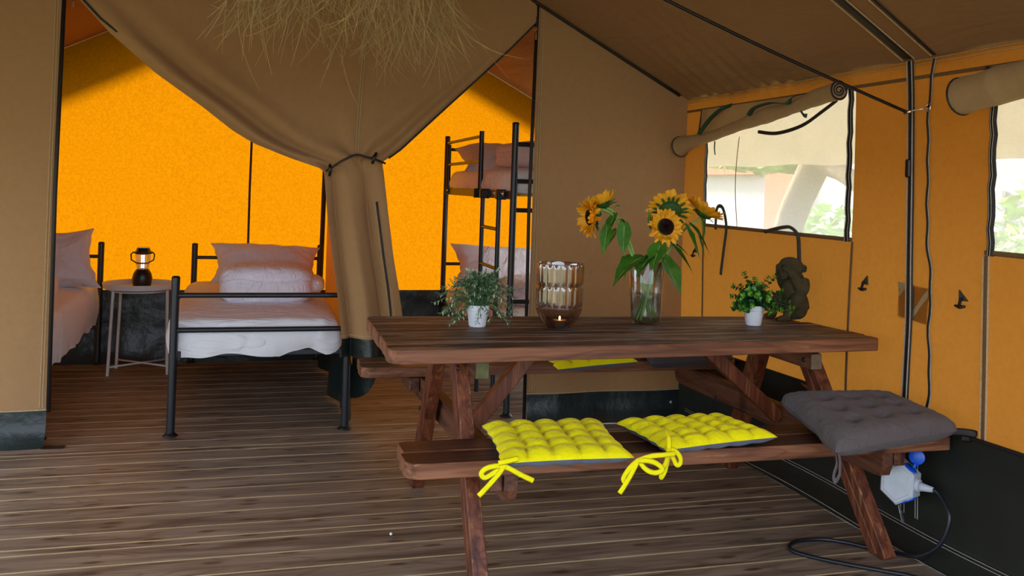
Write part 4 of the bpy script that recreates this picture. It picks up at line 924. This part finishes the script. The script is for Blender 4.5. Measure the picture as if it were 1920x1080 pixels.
# plant 1: sage sprays with pale tips
px, py = .888, 3.43; pz = rest(px, py)
p1 = empty('potted_plant', (px, py, pz), 'small white pot of trailing sage-green foliage with pale tips, left on table', 'plant', 'potted plants')
pot(p1, px, py, pz)
rr = random.Random(5); bs = MB(); b1, b2, b3 = MB(), MB(), MB()
heads = []
for i in range(92):
    a = rr.uniform(0, 2 * pi); el = rr.uniform(-.25, 1.25); ln = rr.uniform(.09, .155)
    dx, dy = cos(a), sin(a) * .8; up_ = max(0, el)
    tip = V((px + dx * ln * cos(el) * 1.08, py + dy * ln * cos(el), pz + .080 + ln * sin(el) * .95 - (.035 if el < .2 else 0)))
    heads.append(tip)
for tip in [(px - .165, py - .02, pz + .125), (px - .175, py, pz + .09), (px - .15, py - .02, pz + .055), (px + .165, py - .02, pz + .145), (px + .15, py, pz + .07), (px + .075, py - .02, pz + .215), (px + .05, py - .02, pz + .195), (px - .11, py - .05, pz + .022), (px + .11, py - .04, pz + .025), (px - .14, py, pz + .15), (px + .02, py, pz + .20), (px + .13, py, pz + .04)]: heads.append(V(tip))
for tip in heads:
    st_ = V((px + rr.uniform(-.025, .025), py + rr.uniform(-.025, .025), pz + .075)); mid = (st_ + tip) / 2 + V((0, 0, .035))
    P = catmull([st_, mid, tip], 6); bs.sweep(P, .0011, n=4)
    for k in range(3, len(P)):
        for j in range(3):
            t = (P[k] - P[k-1]).normalized(); ang = rr.uniform(0, 2 * pi); o = t.orthogonal().normalized(); o = o * cos(ang) + t.cross(o) * sin(ang)
            c_ = rr.random(); tgt = b3 if (k > len(P) - 4 and c_ < .55) or c_ < .14 else (b2 if c_ < .55 else b1)
            leafquad(tgt, P[k] + o * .001, (t * .8 + o).normalized(), V((0, 0, 1)), rr.uniform(.012, .019), rr.uniform(.005, .008))
for q, nm, mt in ((bs, 'stems', 'leaf_d'), (b1, 'dark_leaves', 'leaf_d'), (b2, 'green_leaves', 'leaf_m'), (b3, 'pale_leaves', 'leaf_w')): q.build(nm, M[mt], p1)['kind'] = 'stuff'
# plant 2: boxwood-like round leaves
px, py = 2.072, 3.40; pz = rest(px, py)
p2 = empty('potted_plant', (px, py, pz), 'small white pot of round-leaved bright green boxwood beside the monkey statue', 'plant', 'potted plants')
pot(p2, px, py, pz)
rr = random.Random(9); bs = MB(); b1, b2 = MB(), MB(); heads = []
for i in range(70):
    a = rr.uniform(0, 2 * pi); el = rr.uniform(-.15, 1.45); ln = rr.uniform(.075, .118)
    heads.append(V((px + cos(a) * ln * cos(el) * 1.0, py + sin(a) * ln * cos(el) * .8, pz + .078 + ln * sin(el) * .98)))
for tip in ((px - .105, py, pz + .12), (px - .098, py, pz + .16), (px + .165, py - .03, pz + .075), (px + .15, py - .03, pz + .055), (px + .12, py - .02, pz + .14), (px + .10, py, pz + .205), (px + .065, py, pz + .20), (px - .05, py, pz + .215), (px + .145, py - .03, pz + .10), (px - .09, py, pz + .07)): heads.append(V(tip))
for tip in heads:
    st_ = V((px + rr.uniform(-.02, .02), py + rr.uniform(-.02, .02), pz + .07)); mid = (st_ + tip) / 2 + V((0, 0, .02)); P = catmull([st_, mid, tip], 4); bs.sweep(P, .0012, n=4)
    for k in range(2, len(P)):
        t = (P[k] - P[k-1]).normalized(); o = t.orthogonal().normalized(); ang = rr.uniform(0, 6)
        for j in range(4 if k == len(P) - 1 else 3):
            oo = o * cos(ang + j * pi * .6) + t.cross(o) * sin(ang + j * pi * .6)
            tgt = b2 if (k >= len(P) - 2 and rr.random() < .7) else b1
            leafquad(tgt, P[k], (oo + t * .4).normalized(), t, rr.uniform(.012, .017), rr.uniform(.013, .017), .12)
for q, nm, mt in ((bs, 'stems', 'box_d'), (b1, 'dark_leaves', 'box_d'), (b2, 'bright_leaves', 'box_l')): q.build(nm, M[mt], p2)['kind'] = 'stuff'

# ribbed smoked glass candle holder
px, py = 1.200, 3.375; pz = rest(px, py)
ch_ = empty('candle_holder', (px, py, pz), 'ribbed smoked glass candle holder with rounded bottom, lit from inside', 'candle holder')
def tier(z0, z1, r0, r1, name):
    b = MB(); ns = 20; n = ns * 8; prof = []
    for k in range(11):
        t = k / 10; e = min(1, min(t, 1 - t) / .12); prof.append((lerp(r0, r1, t), lerp(z0, z1, t), e))
    vs = []; fs = []
    for (r, z, e) in prof:
        for k in range(n):
            a = 2 * pi * k / n; vs.append(V((px, py, pz)) + V(((r + (.0048 * abs(sin(ns * a / 2)) - .001) * e) * cos(a), (r + (.0048 * abs(sin(ns * a / 2)) - .001) * e) * sin(a), z)))
    for i in range(len(prof) - 1):
        for k in range(n): k2 = (k + 1) % n; fs.append((i*n+k, i*n+k2, (i+1)*n+k2, (i+1)*n+k))
    b.add(vs, fs); b.build(name, M['smoke'], ch_, smooth=True)
tier(.168, .250, .0895, .090, 'upper_tier'); tier(.084, .166, .0880, .0895, 'middle_tier')
b = MB(); ns = 20; n = 160; vs = []; prof = [(.034, .0), (.045, .003), (.060, .018), (.072, .036), (.082, .058), (.0875, .076), (.0875, .083)]
for i, (r, z) in enumerate(prof):
    for k in range(n):
        a = 2 * pi * k / n; r_2 = r + .004 * abs(sin(ns * a / 2)) * (i / 7); vs.append(V((px + r_2 * cos(a), py + r_2 * sin(a), pz + z)))
b.add(vs, [(i*n+k, i*n+(k+1) % n, (i+1)*n+(k+1) % n, (i+1)*n+k) for i in range(len(prof) - 1) for k in range(n)] + [tuple(reversed(range(n)))]); b.build('rounded_bottom', M['smoke'], ch_, smooth=True)
b = MB(); b.lathe([(.0855, .083), (.087, .10), (.0875, .16), (.0875, .245), (.089, .251)], (px, py, pz), 64); b.build('inner_wall', M['smoke'], ch_, smooth=True)
for z in (.084, .167, .250):
    b = MB(); b.sweep([(px + .0905 * cos(k * pi / 24), py + .0905 * sin(k * pi / 24), pz + z) for k in range(49)], .0018, n=6, cap=False); b.build('glass_ring', M['smoke'], ch_, smooth=True)
tl = empty('tealight', (px + .004, py, pz + .004), 'small lit tealight inside the smoked glass holder', 'candle')
b = MB(); b.lathe([(0, .004), (.019, .004), (.0265, .030), (.0275, .031), (.026, .029), (.0, .028)], (px + .004, py, pz), 32); b.build('metal_cup', M['alu'], tl, smooth='auto')
b = MB(); b.lathe([(0, .029), (.0255, .029)], (px + .004, py, pz), 24); b.build('wax', M['wax'], tl)
b = MB(); b.ball((px + .004, py, pz + .038), (.0035, .0035, .008), 2); b.build('flame', M['flame'], tl, smooth=True)

# glass vase with water
vx, vy = 1.617, 3.48; vz = rest(vx, vy)
va = empty('vase', (vx, vy, vz), 'tall clear glass vase half filled with water', 'vase')
b = MB(); b.lathe([(0, .004), (.050, .004), (.056, .010), (.0585, .03), (.064, .115), (.074, .252), (.0765, .254), (.0775, .252), (.0675, .115), (.0615, .02), (.056, .001), (0, .0)], (vx, vy, vz), 56); b.build('glass_body', M['glass'], va, smooth=True)
b = MB(); b.lathe([(0, .006), (.055, .008), (.058, .03), (.0635, .1145), (.0655, .116), (.060, .1145), (0, .1135)], (vx, vy, vz), 56); b.build('water', M['water'], va, smooth=True)
b = MB(); b.sweep([(vx + .0655 * cos(k * pi / 20), vy + .0655 * sin(k * pi / 20), vz + .118) for k in range(41)], .0022, n=6, cap=False); b.build('water_line', M['glass'], va, smooth=True)

def sunleaf(par, p, tipdir, droop, L, Wd, mat, fold=.25, seed=0):
    """heart-shaped leaf blade with midrib, curving downwards"""
    p = V(p); d = V(tipdir).normalized(); s = d.cross(V((0, 0, 1)))
    if s.length < .2: s = d.cross(V((0, 1, 0)))
    s.normalize(); nrm = s.cross(d).normalized()
    rows = [(-.10, .32), (0, .62), (.12, .93), (.28, 1.0), (.48, .86), (.68, .56), (.84, .27), (1, .02)]
    b = MB(); vs = []
    for t, ww in rows:
        tt = max(0, t); c = p + d * (L * t) + V((0, 0, -1)) * (droop * L * tt * tt) + V((0, -.1, 0)) * L * tt * .2
        for k in range(-3, 4):
            e = k / 3; w = ww * Wd * .5 * (1 + .05 * sin(t * 17 + k)); back = -.07 * L * e * e * (1 if t < .05 else 0)
            vs.append(c + s * (e * w) + nrm * (fold * w * abs(e) + .06 * w * sin(t * 11 + e * 3 + seed)) + d * back)
    n = 7; b.add(vs, [(j*n+i, j*n+i+1, (j+1)*n+i+1, (j+1)*n+i) for j in range(len(rows) - 1) for i in range(n - 1)])
    lf = b.build('leaf', mat, par, smooth=True)
    b = MB(); b.sweep([p + d * (L * t) + V((0, 0, -1)) * (droop * L * t * t) + V((0, -.1, 0)) * L * t * .2 - nrm * .0 for t in (0, .2, .45, .7, .95)], [.0022, .0018, .0013, .001, .0005], n=5); b.build('midrib', M['stem'], lf)
    return lf
PET = {}
def petalmesh(kind):
    """petal along +X from origin, curved up (cup) ; shared mesh"""
    if kind in PET: return PET[kind]
    me = bpy.data.meshes.new('petal'); vs = []; rows = [(0, .45), (.2, .85), (.45, 1), (.7, .95), (.9, .6), (1, .12)]
    curl = {'flat': .10, 'up': .5, 'in': -1.0, 'back': -.35}[kind]
    for t, ww in rows:
        for e in (-1, 0, 1): vs.append((t, e * .20 * ww, curl * t * t * .6 + (-.04 * (1 - abs(e))) + (0.05 * abs(e) * ww)))
    fs = [(j*3+i, j*3+i+1, (j+1)*3+i+1, (j+1)*3+i) for j in range(5) for i in range(2)]
    me.from_pydata(vs, [], fs); me.materials.append(M['petal']); me.polygons.foreach_set('use_smooth', [True] * len(fs)); me.update(); PET[kind] = me; return me
def sunflower(label, base, path, head, nrm, r, pl_, kinds, lift, npet, back=False, seed=0):
    t = empty('sunflower', base, label, 'flower', 'sunflowers in the vase'); O = ORG[t.name]; rr = random.Random(seed)
    h = V(head); nz = V(nrm).normalized(); ux = nz.orthogonal().normalized(); uy = nz.cross(ux)
    P = catmull([V(q) for q in path] + [h - nz * .022], 6)
    b = MB(); b.sweep(P, [.0052 + .0012 * sin(i * .5) for i in range(len(P))], n=8); b.build('stem', M['stem'], t, smooth=True)
    b = MB(); n = 28; vs = []; pr_ = [(0, .006), (r * .3, .007), (r * .65, .010), (r * .9, .006), (r, -.002), (r * .85, -.014), (r * .4, -.022), (0, -.024)]
    for (q, z) in pr_:
        for k in range(n): a = 2 * pi * k / n; vs.append(h + (ux * cos(a) + uy * sin(a)) * q + nz * z)
    b.add(vs, [(j*n+i, j*n+(i+1) % n, (j+1)*n+(i+1) % n, (j+1)*n+i) for j in range(len(pr_) - 1) for i in range(n)])
    dk_ = b.build('flower_head', M['disk_g'], t, smooth=True)
    b = MB(); vs = [];
    for j in range(9):
        for k in range(40): a = 2 * pi * k / 40 + j * .08; q = r * .93 * (j + .5) / 9; vs.append(h + (ux * cos(a) + uy * sin(a)) * q + nz * (.0085 + .0035 * ((j + k) % 2) + .004 * (1 - abs(j - 5) / 5)))
    b.add(vs, [(j*40+i, j*40+(i+1) % 40, (j+1)*40+(i+1) % 40, (j+1)*40+i) for j in range(8) for i in range(40)] + [tuple(range(40))]); b.build('seed_disk', M['disk'], dk_)
    for k in range(npet):
        lay = k % 2; a = 2 * pi * k / npet + rr.uniform(-.06, .06); rad = ux * cos(a) + uy * sin(a)
        el = lift + (.22 if lay else -.08) + rr.uniform(-.2, .2); d = (rad * cos(el) + nz * sin(el)).normalized(); sd_ = nz.cross(rad).normalized(); sd_ = (sd_ + nz * rr.uniform(-.35, .35)).normalized(); sd_ = (sd_ - d * sd_.dot(d)).normalized(); up = d.cross(sd_)
        L = pl_ * rr.uniform(.8, 1.12) * (.9 if lay else 1); kd = rr.choice(kinds)
        o = bpy.data.objects.new('petal', petalmesh(kd)); C.objects.link(o); o.parent = dk_
        mt = Matrix(((d.x * L, sd_.x * L, up.x * L, 0), (d.y * L, sd_.y * L, up.y * L, 0), (d.z * L, sd_.z * L, up.z * L, 0), (0, 0, 0, 1)))
        pos = h - O + rad * (r * .93) + nz * (.001 - .003 * lay); mt.translation = pos; o.matrix_local = mt
    b = MB()
    for k in range(18):
        a = 2 * pi * k / 18 + rr.uniform(-.1, .1); rad = ux * cos(a) + uy * sin(a); q = h + rad * r * .75 - nz * .012
        el = rr.uniform(-.35, .25); leafquad(b, q, (rad * cos(el) + nz * sin(el) * (-1 if not back else .2)), nz, .036 * (1.2 if back else 1), .013)
    b.build('sepals', M['sf_leaf'] if not back else M['disk_g'], dk_); 
    return t
vb = vz + .012; OY = vy
f1 = sunflower('sunflower at far left of the bouquet, facing left in profile', (vx, vy, vb), [(vx + .045, OY - .01, vb), (vx + .0, OY, vb + .12), (vx - .062, OY, vb + .25), (1.515, OY, vz + .34), (1.47, OY, vz + .43), (1.41, OY, vz + .462)], (1.360, OY - .01, vz + .430), (-.985, -.10, -.10), .036, .050, ['flat', 'up', 'in'], .55, 64, seed=1)
f2 = sunflower('small sunflower at upper left of the bouquet, tilted back', (vx, vy, vb), [(vx + .035, OY + .02, vb), (vx - .01, OY + .01, vb + .12), (vx - .050, OY + .01, vb + .25), (1.535, OY + .02, vz + .35), (1.49, OY + .02, vz + .43), (1.455, OY + .02, vz + .462)], (1.428, OY + .03, vz + .488), (-.35, .30, .9), .030, .046, ['up', 'flat'], .70, 46, seed=2)
f3 = sunflower('sunflower facing the camera with dark centre and curled petals', (vx, vy, vb), [(vx - .03, OY - .015, vb), (vx + .005, OY - .02, vb + .14), (vx + .03, OY - .025, vb + .28), (1.655, OY - .03, vz + .36)], (1.668, OY - .055, vz + .400), (-.12, -.97, .14), .037, .040, ['in', 'back', 'flat', 'in', 'up'], .40, 66, seed=3)
f4 = sunflower('tallest sunflower turned away, showing its green back', (vx, vy, vb), [(vx - .045, OY + .02, vb), (vx + .012, OY + .02, vb + .14), (vx + .05, OY + .02, vb + .28), (1.69, OY + .02, vz + .38)], (1.722, OY + .02, vz + .462), (.25, .86, .46), .050, .052, ['flat', 'back'], .12, 52, True, seed=4)
f5 = sunflower('sunflower at the right of the bouquet, leaning towards window', (vx, vy, vb), [(vx - .04, OY, vb), (vx + .01, OY, vb + .11), (vx + .055, OY, vb + .22), (1.735, OY, vz + .33), (1.79, OY, vz + .395), (1.83, OY, vz + .42)], (1.868, OY, vz + .462), (.45, -.25, .86), .040, .054, ['up', 'flat'], .42, 62, seed=5)
SL_ = M['sf_leaf']; SY = M['sf_leaf2']
sunleaf(f1, (1.425, OY - .02, vz + .39), (-.25, -.3, -1), .0, .115, .050, SL_, seed=1)
sunleaf(f1, (1.50, OY - .02, vz + .40), (-.15, -.3, -1), .0, .12, .062, SL_, seed=3)
sunleaf(f1, (1.47, OY, vz + .375), (-.75, -.2, -.9), .2, .105, .055, SY, seed=4)
sunleaf(f2, (1.50, OY + .01, vz + .40), (.15, 0, -1), .1, .13, .022, SY, seed=5)
sunleaf(f2, (1.49, OY + .03, vz + .42), (.35, 0, .1), 1.2, .06, .05, SL_, seed=8)
sunleaf(f2, (1.40, OY + .0, vz + .45), (-.4, -.1, .6), .5, .06, .018, SL_, seed=6)
sunleaf(f2, (1.46, OY - .02, vz + .475), (.5, -.2, .5), 1.0, .045, .03, SL_, seed=7)
sunleaf(f1, (1.575, OY - .03, vz + .272), (-1, -.35, -.25), .5, .155, .12, SL_, seed=9)
sunleaf(f1, (1.545, OY + .0, vz + .26), (-.3, .1, -1), .0, .10, .045, SY, seed=10)
sunleaf(f3, (1.645, OY - .055, vz + .325), (-.5, -.4, -.8), .1, .115, .085, SL_, seed=11)
sunleaf(f3, (1.660, OY - .07, vz + .265), (.32, -.45, -.95), .0, .155, .13, SL_, seed=12)
sunleaf(f4, (1.71, OY - .02, vz + .33), (.75, -.2, -.75), .2, .135, .075, SL_, seed=13)
sunleaf(f4, (1.70, OY - .04, vz + .335), (.9, -.1, -.25), .4, .085, .035, SL_, seed=14)
sunleaf(f5, (1.80, OY - .02, vz + .41), (.6, -.2, -.6), .4, .11, .06, SL_, seed=15)
sunleaf(f5, (1.83, OY - .02, vz + .385), (.3, -.1, -1), .0, .12, .038, SL_, seed=16)
sunleaf(f5, (1.86, OY, vz + .43), (.25, 0, -1), .1, .07, .03, SL_, seed=17)
sunleaf(f3, (1.61, OY - .05, vz + .28), (-.75, -.3, -.5), .3, .10, .07, SL_, seed=19)
sunleaf(f5, (1.775, OY - .03, vz + .40), (.35, -.3, -.9), .1, .13, .07, SL_, seed=20)
sunleaf(f2, (1.46, OY - .01, vz + .44), (-.5, -.2, -.8), .2, .10, .05, SL_, seed=21)
sunleaf(f4, (1.625, OY, vz + .40), (-.15, 0, 1), -.1, .07, .016, SL_, seed=18)

# stone monkey covering its eyes
mx, my = 2.352, 3.56; mz = rest(2.3, 3.56)
mk = MB()
def E_(c, r, rot=None): mk.ball((mx + c[0], my + c[1], mz + c[2]), r, 3)
def limb(pts, rad): mk.sweep(catmull([(mx + p[0], my + p[1], mz + p[2]) for p in pts], 5), [interp([(i / (len(rad) - 1), r) for i, r in enumerate(rad)], k / (5 * (len(pts) - 1))) for k in range(5 * (len(pts) - 1) + 1)], n=14)
E_((.014, .0, .060), (.050, .060, .062)); E_((.008, .0, .130), (.046, .050, .062)); E_((.022, .0, .175), (.036, .050, .040))          # trunk
E_((.002, .0, .230), (.054, .048, .046)); E_((-.006, .0, .248), (.048, .044, .030)); E_((-.034, -.004, .208), (.026, .030, .030)); E_((-.040, -.002, .190), (.018, .022, .016))  # head, brow, muzzle, chin
E_((.033, -.043, .230), (.015, .009, .019)); E_((.030, .042, .232), (.015, .012, .019))                                    # ears
limb([(.036, -.036, .178), (.032, -.050, .155), (.020, -.056, .135), (-.002, -.054, .165), (-.022, -.046, .205), (-.036, -.034, .228)], [.028, .027, .026, .023, .020, .015])   # near arm folded up over the eyes
limb([(.030, .040, .178), (.010, .058, .145), (-.02, .050, .18), (-.042, .030, .222)], [.028, .025, .020, .015])
E_((-.046, -.016, .230), (.013, .026, .017)); E_((-.046, .022, .230), (.013, .024, .017))                                   # hands on the eyes
E_((.024, -.026, .056), (.040, .042, .052)); E_((.024, .028, .056), (.038, .040, .050))                                     # haunches
limb([(.030, -.040, .055), (.008, -.056, .098), (-.018, -.052, .078), (-.042, -.046, .030), (-.050, -.046, .012)], [.036, .034, .026, .019, .015])
limb([(.030, .040, .055), (-.01, .054, .095), (-.042, .048, .065), (-.060, .044, .015)], [.036, .032, .023, .016])
E_((-.062, -.050, .013), (.032, .019, .014)); E_((-.076, .040, .013), (.032, .019, .014))
sm = mk.build('monkey_statue', M['stone'], smooth=True, base=(mx, my, mz))
md = sm.modifiers.new('merge', 'REMESH'); md.mode = 'VOXEL'; md.voxel_size = .0042; md.use_smooth_shade = True
md = sm.modifiers.new('soft', 'SMOOTH'); md.factor = .5; md.iterations = 3
tag(sm, 'mossy stone monkey statue covering its eyes at the back corner of the table', 'statue')
b = MB(); b.sweep([(mx + .033 + .010 * cos(k * .5), my - .052, mz + .230 + .014 * sin(k * .5)) for k in range(13)], .0028, n=6, cap=False); b.build('ear_rim', M['stone'], sm, smooth=True)
b = MB(); b.ball((mx + .036, my - .0515, mz + .230), (.005, .003, .007), 1); b.build('ear_shade_bead', M['soil'], sm, smooth=True)  # dark bead inside the ear rim; its colour paints the shade of a hollow
for k in range(4):
    b = MB(); b.sweep([(mx - .056, my - .020, mz + .242 - .008 * k), (mx - .050, my - .036, mz + .242 - .008 * k), (mx - .036, my - .047, mz + .238 - .008 * k)], .0045, n=6); b.build('finger', M['stone'], sm, smooth=True)
for k in range(4):
    b = MB(); b.ball((mx - .092 + .002 * k, my - .063 + .0085 * k, mz + .010), (.012, .0048, .008), 2); b.build('toe', M['stone'], sm, smooth=True)

# ================================================================== SOCKET, CABLE, SMALL THINGS
so = V((2.345, 2.82, .272)); fx_, fy_ = V((.62, -.62, .10)).normalized(), V((-.75, -.66, .0))
face_n = V((-.88, -.46, .08)).normalized(); side = face_n.cross(V((0, 0, 1))).normalized() * -1; upv = side.cross(face_n) * -1
if upv.z < 0: upv = -upv
sb = empty('socket_box', so, 'hexagonal grey-white camping socket box with blue caps hanging under the bench', 'socket box')
b = MB(); hexa = [(cos(math.radians(90 + 60 * k)) * .078, sin(math.radians(90 + 60 * k)) * .080) for k in range(6)]
vs = []
for dpt, s_ in ((.034, .90), (.028, 1.0), (-.034, 1.0), (-.040, .9)):
    for (x, z) in hexa: vs.append(so + side * x * s_ * .88 + upv * z * s_ + face_n * dpt)
b.add(vs, [(0, 1, 2, 3, 4, 5), (23, 22, 21, 20, 19, 18)] + [(k*6+i, (k+1)*6+i, (k+1)*6+(i+1) % 6, k*6+(i+1) % 6) for k in range(3) for i in range(6)])
b.build('housing', M['sockwhite'], sb, smooth=False)
b = MB(); vs = []
for s_, dpt in ((.80, .0345), (.76, .0365)):
    for (x, z) in hexa: vs.append(so + side * x * s_ * .88 + upv * z * s_ + face_n * dpt)
b.add(vs, [(6, 7, 8, 9, 10, 11)] + [(i, 6+i, 6+(i+1) % 6, (i+1) % 6) for i in range(6)]); b.build('front_plate', M['sockwhite'], sb)
def disc(c, n, r, h, mat, name, par, seg_=24):
    c, n = V(c), V(n).normalized(); b = MB(); b.sweep([c - n * h, c - n * h * .2, c], [r, r, r * .88], n=seg_); return b.build(name, mat, par, smooth='auto')
q = so + side * .034 + upv * .060 + face_n * .0
disc(q + side * .020 + upv * .040, (-.72, -.69, .12), .027, .008, M['sockblue'], 'open_cap', sb)
disc(q, side * .5 + upv * .86, .026, .012, M['sockblue'], 'socket_face', sb)
b = MB(); b.beam(q + side * .012, q + side * .018 + upv * .02, .02, .012); b.build('hinge', M['sockblue'], sb)
disc(so + side * .036 - upv * .062, side * .5 - upv * .86, .030, .014, M['sockblue'], 'lower_cap', sb)
disc(so + side * .072 + upv * .002, side, .024, .016, M['sockwhite'], 'plug_seat', sb)
b = MB(); b.sweep([so + side * .068, so + side * .085, so + side * .118], [.018, .014, .009], n=14); b.build('plug', M['sockwhite'], sb, smooth=True)
cb = MB(); P = catmull([so + side * .112, so + side * .14 + V((0, 0, -.012)), V((2.405, 2.64, .20)), V((2.385, 2.66, .10)), V((2.36, 2.73, .035)), V((2.34, 2.82, .012)), V((2.27, 2.90, .009)), V((2.22, 2.955, .009)), V((2.15, 3.0, .009)), V((2.05, 3.005, .009)), V((1.985, 2.965, .009)), V((1.975, 2.915, .009)), V((2.02, 2.85, .009)), V((2.11, 2.765, .009)), V((2.20, 2.69, .009)), V((2.27, 2.62, .009)), V((2.34, 2.45, .009))], 8)
cb.sweep(P, .0075, n=10); o = cb.build('power_cable', M['cable'], smooth=True); tag(o, 'black rubber power cable looping over the deck from the socket box', 'cable')
zp = zip_pull('zip_pull', (2.405, 2.905, .155), 'large silver zip pull hanging on the dark skirt below the socket box', 1.3, .02)
b = MB(); b.sweep([(2.435, 2.935, .26), (2.43, 2.93, .2), (2.415, 2.912, .165)], .010, .003, 6, up=(1, 0, 0)); b.build('zip_tape', M['thread_w'], zp)
b = MB(); b.sweep([(2.433, 2.935, .26), (2.428, 2.93, .2), (2.413, 2.912, .165)], .007, .004, 6, up=(1, 0, 0)); b.build('zip_tape', M['binding'], zp)
b = MB(); b.obox(V((2.378, 2.965, .012)), V((.03, -.018, 0)), V((.062, .12, 0)), V((0, 0, .022)), .003); o = b.build('wood_wedge', M['raw']); tag(o, 'small raw pine block on the deck against the dark skirt', 'wood block')
b = MB(); b.ball((.573, 3.38, .006), (.006, .006, .006), 1); o = b.build('paper_scrap', M['paper']); tag(o, 'tiny crumpled white paper scrap lying on the open deck', 'paper')

# straw lamp shade hanging from the ridge; only its ragged lower fringe shows
sl = empty('straw_lamp_shade', (.33, 3.35, 1.9), 'dried straw lamp shade hanging from the roof with ragged fringe', 'lamp shade')
rr = random.Random(21); b = MB(); b2_ = MB()
for i in range(380):
    a = rr.uniform(0, 2 * pi); rad = .40 * sqrt(rr.uniform(.15, 1)); x = .33 + rad * cos(a); y = 3.35 + rad * .75 * sin(a)
    z = 2.06 - rr.uniform(0, .08); lean = rr.uniform(.05, .5); la = a + rr.gauss(0, .9); ln = rr.uniform(.10, .26) * (1.0 if x < .45 else 1.25) + (.10 if rr.random() < .12 else 0)
    p = V((x, y, z)); v_ = V((cos(la) * lean, sin(la) * lean, -1)).normalized(); P = [p]; curl = V((rr.gauss(0, .32), rr.gauss(0, .32), rr.gauss(.05, .2)))
    for k in range(6): v_ = (v_ + curl * .35).normalized(); P.append(P[-1] + v_ * (ln / 5.0))
    (b if i % 3 else b2_).sweep(P, [.0017, .0017, .0016, .0015, .0013, .0011, .0006], n=3, cap=False)
b.build('straw_strands', M['straw'], sl)['kind'] = 'stuff'; b2_.build('straw_strands', M['tape'], sl)['kind'] = 'stuff'
b = MB(); b.lathe([(.02, .44), (.10, .40), (.24, .33), (.36, .24), (.42, .18), (.38, .19), (.20, .29), (.02, .40)], (.33, 3.35, 1.93), 40)
b.v = [V((p.x, 3.35 + (p.y - 3.35) * .75, p.z)) for p in b.v]; b.build('woven_core', M['straw'], sl, smooth=True)
b = MB(); b.sweep([(.33, 3.35, 2.36), (.34, 3.35, RZ - .05)], .004, n=6); b.build('cord', M['black'], sl)
